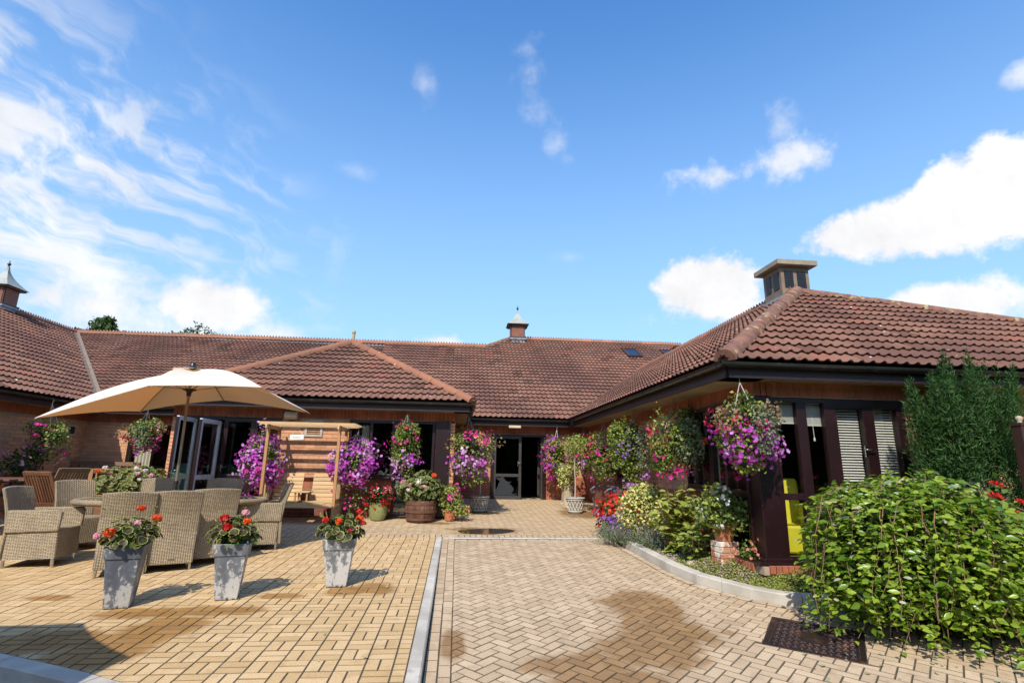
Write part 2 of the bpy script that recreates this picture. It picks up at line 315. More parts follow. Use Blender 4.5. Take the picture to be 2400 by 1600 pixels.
leafmat('leaf_zoned', (.09, .035, .025), (.06, .075, .02), edge=((.05, .04, .018), (.34, .40, .08)))
leafmat('leaf_zoned_pale', (.12, .16, .04), (.10, .12, .03), edge=((.10, .10, .03), (.42, .46, .16)))
for n, a, b in (('purple', (.40, .035, .40), (.58, .11, .55)), ('lilac', (.52, .22, .60), (.68, .38, .72)), ('magenta', (.52, .015, .22), (.66, .04, .32)), ('pink', (.72, .30, .40), (.80, .48, .55)),
                ('white', (.74, .70, .68), (.82, .80, .80)), ('red', (.52, .008, .012), (.66, .03, .025)), ('orange', (.72, .075, .012), (.80, .14, .03)), ('crimson', (.42, .01, .05), (.55, .04, .10)), ('violet', (.16, .05, .34), (.26, .10, .46)), ('salmon', (.62, .18, .12), (.70, .30, .2))):
    leafmat('petal_'+n, a, b, rough=.6, tr=.35)
# ------------------------------------------------------------------ mesh builder
class MB:
    def __init__(s): s.v = []; s.f = []; s.uv = []; s.tint = []; s.hasuv = False
    def add(s, v, f, uv=None, tint=0.):
        k = len(s.v); s.v += [tuple(p) for p in v]
        for i, q in enumerate(f):
            s.f.append(tuple(k+j for j in q)); s.tint.append(tint)
            s.uv.append(uv[i] if uv else None)
        if uv: s.hasuv = True
        return s
    def box(s, c, d, M=None, tint=None, ch=0.):
        """box, centre c, dimensions d; uv in metres with u along the longest side"""
        hx, hy, hz = d[0]/2, d[1]/2, d[2]/2
        P = [Vector((x*hx, y*hy, z*hz)) for z in (-1, 1) for y in (-1, 1) for x in (-1, 1)]
        F = ((0, 2, 3, 1), (4, 5, 7, 6), (0, 1, 5, 4), (2, 6, 7, 3), (0, 4, 6, 2), (1, 3, 7, 5))
        la = max(range(3), key=lambda i: d[i]); o = random.random()*9
        UV = []
        for q in F:
            ax = [i for i in range(3) if len({round(P[j][i], 6) for j in q}) > 1]
            if la in ax: a, b_ = la, [i for i in ax if i != la][0]
            else: a, b_ = (ax + ax)[:2]
            UV.append([(P[j][a]+o, P[j][b_]+o*.37) for j in q])
        if M is not None: V = [M @ p + Vector(c) if len(M) == 3 else M @ (p+Vector(c)) for p in P]
        else: V = [p+Vector(c) for p in P]
        return s.add(V, F, UV, random.random() if tint is None else tint)
    def bar(s, p, q, wd, ht, up=(0, 0, 1), tint=None):
        p, q = Vector(p), Vector(q); a = (q-p); L = a.length; a.normalize(); up = Vector(up)
        b = up.cross(a)
        if b.length < 1e-4: b = Vector((1, 0, 0)).cross(a)
        b.normalize(); c = a.cross(b)
        M = Matrix((a, b, c)).transposed()
        return s.box((p+q)/2, (L, wd, ht), M, tint)
    def tube(s, pts, r, n=6, cap=True, tint=0.):
        pts = [Vector(p) for p in pts]; m = len(pts); rr = r if isinstance(r, (list, tuple)) else [r]*m
        V = []; ref = None
        for i, p in enumerate(pts):
            d = (pts[min(i+1, m-1)]-pts[max(i-1, 0)]).normalized()
            if ref is None: ref = Vector((0, 0, 1)) if abs(d.z) < .9 else Vector((1, 0, 0))
            a = ref - d*ref.dot(d); a.normalize(); ref = a; b = d.cross(a)
            for k in range(n):
                t = 2*math.pi*k/n; V.append(p + rr[i]*(math.cos(t)*a + math.sin(t)*b))
        F = [(i*n+k, i*n+(k+1) % n, (i+1)*n+(k+1) % n, (i+1)*n+k) for i in range(m-1) for k in range(n)]
        if cap: F += [tuple(reversed(range(n))), tuple((m-1)*n+k for k in range(n))]
        return s.add(V, F, None, tint)
    def lathe(s, prof, n=20, c=(0, 0, 0), tint=0., sq=0.):
        V = []; c = Vector(c)
        for r, z in prof:
            for k in range(n):
                t = 2*math.pi*k/n; V.append(c+Vector((r*math.cos(t), r*math.sin(t), z)))
        m = len(prof)
        F = [(i*n+k, i*n+(k+1) % n, (i+1)*n+(k+1) % n, (i+1)*n+k) for i in range(m-1) for k in range(n)]
        U = [[((k+a)/n*2*math.pi*max(prof[i][0], .05), (prof[i+b][1])) for a, b in ((0, 0), (1, 0), (1, 1), (0, 1))] for i in range(m-1) for k in range(n)]
        return s.add(V, F, U, tint)
    def prism(s, poly, vec, tint=None):
        """planar polygon (3-D points) extruded by vec"""
        n = len(poly); A = [Vector(p) for p in poly]; B = [p+Vector(vec) for p in A]
        F = [tuple(reversed(range(n))), tuple(range(n, 2*n))] + [(i, (i+1) % n, n+(i+1) % n, n+i) for i in range(n)]
        return s.add(A+B, F, None, random.random() if tint is None else tint)
    def mesh(s, name, mat, smooth=None):
        me = bpy.data.meshes.new(name); me.from_pydata(s.v, [], s.f)
        me.materials.append(MATS[mat])
        if any(s.tint):
            a = me.attributes.new('tint', 'FLOAT', 'FACE'); a.data.foreach_set('value', s.tint)
        if s.hasuv:
            ul = me.uv_layers.new(name='UVMap'); flat = []
            for fi, q in enumerate(s.f):
                u = s.uv[fi]
                if u is None: u = [(s.v[j][0]+s.v[j][1], s.v[j][2]) for j in q]
                for a in u: flat += [a[0], a[1]]
            ul.data.foreach_set('uv', flat)
        me.validate()
        if smooth is not None:
            me.polygons.foreach_set('use_smooth', [True]*len(me.polygons)); me.set_sharp_from_angle(angle=R_(smooth))
        me.update()
        return me
WROOT = {}
def link(name, me, parent=None, M=None, **props):
    o = bpy.data.objects.new(name, me); COL.objects.link(o)
    if M is not None: o.matrix_basis = M
    if parent is not None:
        o.parent = parent
        if parent in WROOT.values(): o.matrix_parent_inverse = parent.matrix_basis.inverted()
    for k, v in props.items(): o[k] = v
    return o
def part(name, mb, mat, parent=None, smooth=None, M=None, bevel=0., **props):
    o = link(name, mb.mesh(name, mat, smooth), parent, M, **props)
    if bevel:
        b = o.modifiers.new('bevel', 'BEVEL'); b.width = bevel; b.segments = 2; b.limit_method = 'ANGLE'; b.angle_limit = R_(40)
    return o
def thing(name, label, cat, loc=(0, 0, 0), rz=0., group=None, world=False, M=None):
    """an Empty at the thing's base. world=True: its parts are given in world coordinates"""
    o = bpy.data.objects.new(name, None); COL.objects.link(o); o.empty_display_size = .1
    o.matrix_basis = M if M is not None else Matrix.Translation(loc) @ Matrix.Rotation(rz, 4, 'Z')
    o['label'] = label; o['category'] = cat
    if group: o['group'] = group
    if world: WROOT[o.name] = o
    return o
def copy_tree(o, parent=None):
    c = o.copy(); COL.objects.link(c); c.parent = parent
    for ch in list(o.children): copy_tree(ch, c)
    return c
def gz(x, y):
    """height of the paved ground"""
    if y < 9.72 and x < -.25: return .16+.034*y
    return .05*y
# ------------------------------------------------------------------ foliage
def frames(nrm, spin=None, up=None):
    n = nrm/np.linalg.norm(nrm, axis=1, keepdims=True); N = len(n)
    if up is None: a = RNG.normal(size=(N, 3))
    else: a = np.tile(up, (N, 1)) if np.ndim(up) == 1 else up
    a = a-n*(a*n).sum(1, keepdims=True); a /= np.linalg.norm(a, axis=1, keepdims=True)+1e-9
    b = np.cross(n, a)
    return np.stack([b, a, n], 2)          # columns x, y(tip), z(normal)
def scatter(name, tv, tf, F, pos, size, mat, parent, tint=None, tuv=None, smooth=False, M=None, **props):
    tv = np.asarray(tv, float); k = len(tv); N = len(pos)
    V = np.einsum('nij,kj->nki', F, tv)*np.asarray(size).reshape(-1, 1, 1)+pos[:, None, :]
    me = bpy.data.meshes.new(name)
    nf = len(tf); fl = [len(q) for q in tf]; li = np.array([j for q in tf for j in q])
    me.vertices.add(N*k); me.vertices.foreach_set('co', V.reshape(-1).astype(np.float32))
    me.loops.add(N*len(li)); me.loops.foreach_set('vertex_index', (np.arange(N)[:, None]*k+li[None]).reshape(-1).astype(np.int32))
    me.polygons.add(N*nf); st = np.cumsum([0]+fl[:-1])
    me.polygons.foreach_set('loop_start', (np.arange(N)[:, None]*len(li)+st[None]).reshape(-1).astype(np.int32))
    t = RNG.random(N) if tint is None else tint
    a = me.attributes.new('tint', 'FLOAT', 'FACE'); a.data.foreach_set('value', np.repeat(t, nf).astype(np.float32))
    if tuv is not None:
        ul = me.uv_layers.new(name='UVMap'); ul.data.foreach_set('uv', np.tile(np.asarray(tuv)[li].reshape(-1), N).astype(np.float32))
    me.materials.append(MATS[mat]); me.update(calc_edges=True); me.validate()
    if smooth: me.polygons.foreach_set('use_smooth', [True]*len(me.polygons))
    return link(name, me, parent, M, **props)
LEAF4 = ([(0, 0, 0), (.42, .45, .1), (0, 1, -.06), (-.42, .45, .1), (0, .45, 0)], [(0, 1, 4), (4, 1, 2), (0, 4, 3), (4, 2, 3)])
LEAF_BIG = ([(0, 0, 0), (.26, .2, .05), (.36, .48, .07), (.24, .76, .03), (0, 1.02, -.10), (-.24, .76, .03), (-.36, .48, .07), (-.26, .2, .05), (0, .25, 0), (0, .5, -.005), (0, .78, -.04)],
            [(0, 1, 8), (8, 1, 2, 9), (9, 2, 3, 10), (10, 3, 4), (0, 8, 7), (8, 9, 6, 7), (9, 10, 5, 6), (10, 4, 5)])
LEAF_OVAL = ([(0, 0, 0), (.17, .22, .05), (.25, .48, .06), (.16, .78, .02), (0, 1.05, -.12), (-.16, .78, .02), (-.25, .48, .06), (-.17, .22, .05), (0, .25, 0), (0, .5, -.01), (0, .78, -.05)], LEAF_BIG[1])
NEEDLE = ([(-.10, 0, 0), (.10, 0, 0), (.03, 1, .04), (-.03, 1, .04), (0, .5, .10)], [(0, 1, 4), (1, 2, 4), (2, 3, 4), (3, 0, 4)])
def disc_flower(n=5, cup=.25):
    V = [(0, 0, -.12)]; F = []
    for k in range(2*n):
        t = math.pi*k/n; r = 1. if k % 2 == 0 else .72
        V.append((r*math.cos(t), r*math.sin(t), cup*(1 if k % 2 == 0 else .8)))
    for k in range(2*n): F.append((0, 1+k, 1+(k+1) % (2*n)))
    return V, F
FLOWER = disc_flower()
def round_leaf(n=9, wav=.12):
    V = [(0, 0, 0)]; UV = [(0, 0)]; F = []
    for ring, rr in ((1, .55), (2, 1.)):
        for k in range(n):
            t = 2*math.pi*(k+.5*(ring == 2))/n
            z = (.02 if ring == 1 else .20+wav*math.sin(3*t+1)); r = rr*(1+.08*math.sin(5*t))
            if ring == 2 and k == 0: r *= .55
            V.append((r*math.cos(t), r*math.sin(t), z)); UV.append((rr*math.cos(t), rr*math.sin(t)))
    for k in range(n): F.append((0, 1+k, 1+(k+1) % n)); F.append((1+k, 1+n+k, 1+n+(k+1) % n, 1+(k+1) % n))
    return V, F, UV
RLEAF = round_leaf()
def lumpy(blobs, N, shell=.5, lump=.28, seed=0):
    """points (and outward normals) in a union of lumpy ellipsoids [(centre, radii, weight)]"""
    wts = np.array([b[2] for b in blobs], float); wts /= wts.sum(); rg = np.random.default_rng(seed+5)
    P = []; Nn = []
    for (c, r, _), m in zip(blobs, rg.multinomial(N, wts)):
        d = rg.normal(size=(m, 3)); d /= np.linalg.norm(d, axis=1, keepdims=True)
        ph = rg.uniform(0, 6.28, (5, 3)); fq = rg.uniform(2, 5.5, (5, 3))
        lm = sum(np.sin(d[:, 0]*fq[i, 0]+ph[i, 0])*np.sin(d[:, 1]*fq[i, 1]+ph[i, 1])*np.sin(d[:, 2]*fq[i, 2]+ph[i, 2]) for i in range(5))/2.2
        rad = (shell+(1-shell)*rg.random(m)**.55)*(1+lump*lm)
        rad *= np.where(rg.random(m) < .06, rg.uniform(1.02, 1.28, m), 1)
        P.append(np.array(c)+d*np.array(r)*rad[:, None]); nn = d/np.array(r); Nn.append(nn/np.linalg.norm(nn, axis=1, keepdims=True))
    return np.concatenate(P), np.concatenate(Nn)
def foliage(name, blobs, N, size, mat, parent, tmpl=LEAF4, shell=.5, lump=.28, upb=.35, rnd=.7, seed=0, M=None, droop=0.):
    P, Nn = lumpy(blobs, N, shell, lump, seed)
    nr = Nn*(1-rnd)+RNG.normal(size=P.shape)*rnd*.7+np.array([0, 0, upb])
    tip = None
    if droop: tip = Nn*.6+RNG.normal(size=P.shape)*.5+np.array([0, 0, -droop])
    F = frames(nr, up=tip)
    return scatter(name, tmpl[0], tmpl[1], F, P, size*RNG.uniform(.6, 1.35, len(P)), mat, parent, kind='stuff', M=M)
def blossoms(name, blobs, N, size, mat, parent, shell=.85, lump=.28, seed=0, zlo=None, zhi=None, M=None, tmpl=FLOWER, push=.02):
    """blooms in loose clusters over the surface"""
    K = max(3, N//7); P, Nn = lumpy(blobs, K*3, shell, lump, seed); k = np.ones(len(P), bool)
    if zlo is not None: k &= P[:, 2] > zlo
    if zhi is not None: k &= P[:, 2] < zhi
    P, Nn = P[k][:K], Nn[k][:K]
    if len(P) == 0: return None
    i = np.arange(N) % len(P); sg = 1.9*size; P = P[i]+RNG.normal(size=(N, 3))*sg*np.array([1, 1, .9]); Nn = Nn[i]
    F = frames(Nn+RNG.normal(size=P.shape)*.45+np.array([0, -.25, .15]))
    return scatter(name, tmpl[0], tmpl[1], F, P+Nn*push, size*RNG.uniform(.75, 1.3, len(P)), mat, parent, kind='stuff', M=M)
# ================================================================== GROUND
def struct(name, mb, mat, parent=None, **k):
    o = part(name, mb, mat, parent, **k)
    if parent is None: o['kind'] = 'structure'
    return o
g = MB()
xs = [-400, -40, 40, 400]; ys = [(-60, -3.2), (1.0, -.12), (9.7, .30), (16, .45), (60, .45), (500, .45)]
V = [(x, y, z) for y, z in ys for x in xs]
g.add(V, [(j*4+i, j*4+i+1, (j+1)*4+i+1, (j+1)*4+i) for j in range(len(ys)-1) for i in range(3)])
struct('ground', g, 'grass_ground')
def clip(poly, hp):
    """Sutherland-Hodgman; hp = list of (nx, ny, c): keep nx*x+ny*y <= c"""
    for nx, ny, c in hp:
        out = []
        for i, p in enumerate(poly):
            q = poly[(i+1) % len(poly)]; a = nx*p[0]+ny*p[1]-c; b = nx*q[0]+ny*q[1]-c
            if a <= 0: out.append(p)
            if a*b < 0: t = a/(a-b); out.append((p[0]+(q[0]-p[0])*t, p[1]+(q[1]-p[1])*t))
        poly = out
        if len(poly) < 3: return []
    return poly
def area(p): return abs(sum(p[i][0]*p[(i+1) % len(p)][1]-p[(i+1) % len(p)][0]*p[i][1] for i in range(len(p))))/2
PH = .03
def paver_mesh(L, Wd):
    mb = MB(); j = .0032; c = .0042
    A = [(-L/2+j, -Wd/2+j), (L/2-j, -Wd/2+j), (L/2-j, Wd/2-j), (-L/2+j, Wd/2-j)]
    I = [(x-math.copysign(c, x), y-math.copysign(c, y)) for x, y in A]
    V = [(x, y, -PH) for x, y in A]+[(x, y, -c) for x, y in A]+[(x, y, 0) for x, y in I]
    F = [(8, 9, 10, 11)]+[(i, (i+1) % 4, 4+(i+1) % 4, 4+i) for i in range(4)]+[(4+i, 4+(i+1) % 4, 8+(i+1) % 4, 8+i) for i in range(4)]
    return mb.add(V, F)
def lay(name, mat, rects, plane, hp_of, big=300, joint_poly=None):
    """rects: list of (cx, cy, angle, L, W). plane(x,y)->z. hp_of(poly)->half planes"""
    root = MB(); root.add([(x, y, plane(x, y)-.0050) for x, y in joint_poly], [tuple(range(len(joint_poly)))])
    ro = struct(name, root, 'joint_sand'); ro['label'] = {'terrace_paving': 'yellow block paving laid in basket weave under the wicker dining set', 'driveway': 'buff herringbone block driveway leading up to the entrance', 'courtyard_paving': 'buff herringbone block paving in front of the entrance doors'}[name]; ro['category'] = 'paving'
    whole = []; rest = MB()
    for (cx, cy, an, L, Wd) in rects:
        ca, sa = math.cos(an), math.sin(an)
        P = [(cx+x*ca-y*sa, cy+x*sa+y*ca) for x, y in ((-L/2, -Wd/2), (L/2, -Wd/2), (L/2, Wd/2), (-L/2, Wd/2))]
        Q = clip(P, hp_of(cx, cy, an))
        if len(Q) < 3 or area(Q) < .00025: continue
        if len(Q) == 4 and abs(area(Q)-L*Wd) < 1e-6: whole.append((cx, cy, an, L, Wd, P))
        else: addp(rest, Q, plane)
    d = lambda w_: math.hypot(w_[0], w_[1])
    infov = lambda w_: abs(math.atan2(w_[0], w_[1])-yaw) < R_(43) and plane(w_[0], w_[1])-CAMZ > -.385*w_[1]
    whole.sort(key=lambda w_: d(w_)+(0 if infov(w_) else 100))
    cache = {}
    for i, w_ in enumerate(whole):
        cx, cy, an, L, Wd, P = w_
        if i < big and infov(w_):
            if (L, Wd) not in cache: cache[(L, Wd)] = paver_mesh(L, Wd).mesh('paver', mat)
            s_ = (plane(cx, cy+.1)-plane(cx, cy-.1))/.2; sx_ = (plane(cx+.1, cy)-plane(cx-.1, cy))/.2
            T = Matrix.Translation((cx, cy, plane(cx, cy)+random.uniform(-.0015, .0015))) @ Matrix.Rotation(math.atan(s_), 4, 'X') @ Matrix.Rotation(an+random.uniform(-.008, .008), 4, 'Z')
            link('paver', cache[(L, Wd)], ro, T)
        else: addp(rest, P, plane)
    part('pavers', rest, mat, ro, kind='stuff')
    return ro
def addp(mb, P, plane):
    if sum(P[i][0]*P[(i+1) % len(P)][1]-P[(i+1) % len(P)][0]*P[i][1] for i in range(len(P))) < 0: P = P[::-1]
    n = len(P); mx = sum(p[0] for p in P)/n; my = sum(p[1] for p in P)/n
    dz = random.uniform(-.0015, .0015)
    def ins(p, j):
        l = math.hypot(p[0]-mx, p[1]-my)+1e-6; k = max(.6, 1-j*1.25/l); return (mx+(p[0]-mx)*k, my+(p[1]-my)*k)
    A = [ins(p, .0030) for p in P]; B = [ins(p, .0070) for p in P]
    V = [(x, y, plane(x, y)-PH+dz) for x, y in A]+[(x, y, plane(x, y)-.0042+dz) for x, y in A]+[(x, y, plane(x, y)+dz) for x, y in B]
    F = [tuple(range(2*n, 3*n))]+[(i, (i+1) % n, n+(i+1) % n, n+i) for i in range(n)]+[(n+i, n+(i+1) % n, 2*n+(i+1) % n, 2*n+i) for i in range(n)]
    mb.add(V, F, None, random.random())
def herring(x0, x1, y0, y1, an=R_(45)):
    out = []; cx, cy = (x0+x1)/2, (y0+y1)/2; h = math.hypot(x1-x0, y1-y0)/2+.3; n = int(h/.1)+1
    ca, sa = math.cos(an), math.sin(an)
    for i in range(-n, n):
        for j in range(-n, n):
            c = (i-j) % 4
            if c == 0: lx, ly, a = (i+1)*.1, (j+.5)*.1, an
            elif c == 3: lx, ly, a = (i+.5)*.1, (j+1)*.1, an+math.pi/2
            else: continue
            x = cx+lx*ca-ly*sa; y = cy+lx*sa+ly*ca
            if x0-.15 < x < x1+.15 and y0-.15 < y < y1+.15: out.append((x, y, a, .2, .1))
    return out
# terrace: basket weave, flush with its kerb
tz = lambda x, y: .16+.034*y
TK = [(-3.9, 4.88), (-3.22, 4.63), (-2.45, 4.28), (-1.75, 3.9), (-1.2, 3.5), (-.9, 3.1)]         # front kerb of the terrace
def hp_front(cx, cy):
    k = min(range(len(TK)-1), key=lambda i: (TK[i][0]+TK[i+1][0]-2*cx)**2+(TK[i][1]+TK[i+1][1]-2*cy)**2)
    (ax, ay), (bx, by) = TK[k], TK[k+1]; nx, ny = (by-ay), -(bx-ax); l = math.hypot(nx, ny)
    return (nx/l, ny/l, (nx*ax+ny*ay)/l)
rects = []
for i in range(-47, 0):
    for j in range(0, 34):
        cx = -.387+(i+.5)*.2; cy = 3.0+(j+.5)*.2
        if (i+j) % 2 or (j < 5 and cy < 4.2): rects += [(cx-.05, cy, math.pi/2, .2, .1), (cx+.05, cy, math.pi/2, .2, .1)]
        else: rects += [(cx, cy-.05, 0, .2, .1), (cx, cy+.05, 0, .2, .1)]
for j in range(0, 68): rects.append((-.337, 3.0+(j+.5)*.1, 0, .1, .1))
lay('terrace_paving', 'paver_yellow', rects, tz, lambda x, y, a: [(0, 1, 9.7), (1, 0, -.287), hp_front(x, y), (-1, 0, 9.3)], joint_poly=[(-9.3, 9.71), (-9.3, 5.2)]+[(x, y) for x, y in TK]+[(-.9, 2.6), (-.285, 2.6), (-.285, 9.71)])
# driveway
dz_ = lambda x, y: .05*y
KB = [(2.70, 9.62), (2.75, 8.97), (2.80, 8.18), (2.86, 7.27), (2.97, 6.72), (3.15, 6.37), (3.33, 6.07), (3.55, 5.86), (3.85, 5.76), (4.6, 5.70), (9.0, 5.65)]
def seg(cx, cy): 
    best = None
    for i in range(len(KB)-1):
        (ax, ay), (bx, by) = KB[i], KB[i+1]; l2 = (bx-ax)**2+(by-ay)**2
        t = min(1, max(0, ((cx-ax)*(bx-ax)+(cy-ay)*(by-ay))/l2)); d = (ax+t*(bx-ax)-cx)**2+(ay+t*(by-ay)-cy)**2
        if best is None or d < best[0]: best = (d, i)
    return best[1]
def hp_kerb(cx, cy, off=.115):
    i = seg(cx, cy); (ax, ay), (bx, by) = KB[i], KB[i+1]; nx, ny = -(by-ay), (bx-ax); l = math.hypot(nx, ny); nx /= l; ny /= l
    return (nx, ny, nx*ax+ny*ay-off)
rects = []
for r_i in range(2):
    for j in range(-2, 42): rects.append((-.175+.05+r_i*.1, 2.0+(j+.5)*.2-(r_i*.1), math.pi/2, .2, .1))
n_b = len(rects)
lay_r = rects+herring(.025, 9.0, 1.2, 9.42)
for j in range(-1, 15): lay_r.append((-.06+j*.2, 9.47, 0, .2, .1)); 
border = []
for i in range(len(KB)-2):
    (ax, ay), (bx, by) = KB[i], KB[i+1]; L = math.hypot(bx-ax, by-ay); n = max(1, round(L/.2)); an = math.atan2(by-ay, bx-ax); nx, ny = (by-ay)/L, -(bx-ax)/L
    for k in range(n): t = (k+.5)/n; border.append((ax+(bx-ax)*t+nx*.055, ay+(by-ay)*t+ny*.055, an, L/n, .1))
def hp_drive(x, y, an):
    if in_man(x, y, .13): return [hp_man(x, y), hp_kerb(x, y)]
    herr = abs(math.sin(2*an)) > .5
    if x < .026 and y < 9.42 and not herr: return [(1, 0, .0255), (0, 1, 9.42)]
    if y > 9.425 and not herr: return [(1, 0, 2.62)]
    return [(-1, 0, -.0255), (0, 1, 9.42), hp_kerb(x, y)]
def hp_man(x, y):
    dx, dy = x-mc[0], y-mc[1]; ca, sa = math.cos(ma), math.sin(ma); u = dx*ca+dy*sa; v = -dx*sa+dy*ca
    if abs(u)-ML/2 > abs(v)-MW/2: n_, h = (math.copysign(1, u)*ca, math.copysign(1, u)*sa), ML/2
    else: n_, h = (-math.copysign(1, v)*sa, math.copysign(1, v)*ca), MW/2
    return (-n_[0], -n_[1], -(n_[0]*mc[0]+n_[1]*mc[1]+h+.004))
MAN = [(3.23, 5.49), (2.68, 4.83), (3.28, 4.38), (3.83, 5.04)]     # manhole outline
mc = (sum(p[0] for p in MAN)/4, sum(p[1] for p in MAN)/4); ma = math.atan2(MAN[2][1]-MAN[1][1], MAN[2][0]-MAN[1][0])
ML, MW = .76, .86
def in_man(x, y, m=.0):
    dx, dy = x-mc[0], y-mc[1]; u = dx*math.cos(ma)+dy*math.sin(ma); v = -dx*math.sin(ma)+dy*math.cos(ma)
    return abs(u) < ML/2+m and abs(v) < MW/2+m
allr = [r for r in lay_r if not in_man(r[0], r[1], -.13)]
dj = [(-.19, 1.2), (9, 1.2), (9, 5.6)]+KB[::-1][1:]+[(2.6, 9.62), (-.19, 9.62)]
drive = lay('driveway', 'paver_buff', allr, dz_, hp_drive, joint_poly=dj)
bm_ = MB()
for (cx, cy, an, L, Wd) in border:
    ca, sa = math.cos(an), math.sin(an)
    addp(bm_, [(cx+x*ca-y*sa, cy+x*sa+y*ca) for x, y in ((-L/2, -Wd/2), (L/2, -Wd/2), (L/2, Wd/2), (-L/2, Wd/2))], dz_)
part('border_pavers', bm_, 'paver_buff', drive, kind='stuff')
# court in front of the entrance
cz_ = lambda x, y: .05*y
rects = herring(-9.3, 3.75, 9.93, 15.5)
for j in range(-94, 33): rects.append((-.05+j*.1+.6, 9.83, math.pi/2, .2, .1))
lay('courtyard_paving', 'paver_court', rects, cz_, lambda x, y, a: ([(0, 1, 9.93), (0, -1, -9.72), (1, 0, 3.7)] if abs(math.sin(2*a)) < .5 else [(0, -1, -9.93), (1, 0, 3.74)]), joint_poly=[(-9.3, 9.72), (3.75, 9.72), (3.75, 15.5), (-9.3, 15.5)])
# puddle: a thin film of water in a dip of the paving
pm = MB(); n = 40; pts = []
for k in range(n):
    t = 2*math.pi*k/n; rr = 1+.10*math.sin(2*t+.4)+.05*math.sin(5*t)
    pts.append((.6+.50*rr*math.cos(t), 10.3+.30*rr*math.sin(t)))
pm.add([(x, y, cz_(x, y)+.003) for x, y in pts], [tuple(range(n))])
pu = part('puddle', pm, 'water_film'); pu['kind'] = 'structure'
# kerbs: each stone its own piece
def kerb(name, label, path, wd, top, base, stone=.9, side=1, mat='concrete'):
    """path: [(x,y)], kerb lies to the `side` of it. top/base(x,y) -> z"""
    ro = thing(name, label, 'kerb', (path[0][0], path[0][1], base(*path[0])), world=True)
    D = [0]
    for a, b in zip(path, path[1:]): D.append(D[-1]+math.hypot(b[0]-a[0], b[1]-a[1]))
    def at(s):
        for i in range(len(D)-1):
            if s <= D[i+1]+1e-9:
                t = (s-D[i])/(D[i+1]-D[i]); return tuple(path[i][k]+(path[i+1][k]-path[i][k])*t for k in (0, 1)), i
    def nor(s):
        e = .12; a = at(max(0, s-e))[0]; b = at(min(D[-1], s+e))[0]; dx, dy = b[0]-a[0], b[1]-a[1]; l = math.hypot(dx, dy); return (-dy/l*side, dx/l*side)
    m = max(1, round(D[-1]/stone)); L = D[-1]/m
    for i in range(m):
        mb = MB(); sub = 5; V = []
        for j in range(sub+1):
            s = i*L+.004+(L-.008)*j/sub; (x, y), _ = at(s); nx, ny = nor(s)
            b = .012
            for o, zf in ((0, 'b'), (0, 't-'), (b, 't'), (wd-b, 't'), (wd, 't-'), (wd, 'b')):
                px, py = x+nx*o, y+ny*o; V.append((px, py, base(px, py)-.06 if zf == 'b' else top(px, py)-(b if zf == 't-' else 0)))
        F = [(j*6+k, (j+1)*6+k, (j+1)*6+k+1, j*6+k+1) for j in range(sub) for k in range(5)]+[tuple(range(6)), tuple(sub*6+k for k in reversed(range(6)))]
        if side < 0: F = [tuple(reversed(q)) for q in F]
        mb.add(V, F, None, .001+random.random()*.99); part('kerb_stone', mb, 'concrete', ro)
    return ro
kerb('straight_kerb', 'straight pale concrete kerb between the yellow terrace and the driveway', [(-.18, 2.4), (-.18, 9.72)], .105, lambda x, y: max(tz(x, y), .05*y)+.004, dz_, side=1)
kerb('curved_kerb', 'curved concrete kerb round the planted bed by the windows', KB[1:-1], .14, lambda x, y: .05*y+.115, dz_, side=1)
kerb('terrace_front_kerb', 'shaded concrete kerb along the front edge of the yellow terrace', TK, .14, lambda x, y: tz(x, y)+.006, lambda x, y: tz(x, y)-.16, side=-1)
kerb('flush_kerb', 'flush concrete edging strip across the end of the driveway', [(-.17, 9.6), (2.72, 9.6)], .09, lambda x, y: .05*y+.006, dz_, side=1)
rd = MB(); rd.add([(x, y, tz(x, y)-.13) for x, y in ((-14, -2), (-.18, -2), (-.18, 3.2), (-.9, 3.1), (-1.2, 3.5), (-1.75, 3.9), (-2.45, 4.28), (-3.22, 4.63), (-3.9, 4.88), (-14, 5.2))], [tuple(range(10))])
struct('road', rd, 'asphalt')
# manhole cover
MT = Matrix.Translation((mc[0], mc[1], dz_(*mc))) @ Matrix.Rotation(math.atan(.05), 4, 'X') @ Matrix.Rotation(ma, 4, 'Z')
mh = thing('manhole_cover', 'rusty dark iron manhole cover set in the driveway by the bush', 'manhole cover', M=MT)
fr = MB()
for sx, sy, dx, dy in ((0, -MW/2+.02, ML, .04), (0, MW/2-.02, ML, .04), (-ML/2+.02, 0, .04, MW-.08), (ML/2-.02, 0, .04, MW-.08)): fr.box((sx, sy, -.01), (dx, dy, .028))
part('frame', fr, 'manhole', mh, bevel=.003)
pl_ = MB(); pl_.box((0, 0, -.018), (ML-.09, MW-.09, .03)); part('plate', pl_, 'manhole', mh)
st = MB()
for i in range(12):
    for j in range(13):
        x = -ML/2+.09+i*(ML-.18)/11; y = -MW/2+.09+j*(MW-.18)/12
        if abs(x) < .1 and abs(y) < .16: continue
        h = (i+j) % 2
        a, b = (.024, .008) if h else (.008, .024)
        st.add([(x-a, y-b, -.004), (x+a, y-b, -.004), (x+a, y+b, -.004), (x-a, y+b, -.004), (x-a*.7, y-b*.6, .006), (x+a*.7, y-b*.6, .006), (x+a*.7, y+b*.6, .006), (x-a*.7, y+b*.6, .006)], [(4, 5, 6, 7), (0, 1, 5, 4), (1, 2, 6, 5), (2, 3, 7, 6), (3, 0, 4, 7)])
part('tread_studs', st, 'manhole', mh, kind='stuff')
cp = MB(); cp.box((0, 0, -.001), (.17, .28, .008)); part('centre_plate', cp, 'manhole', mh)
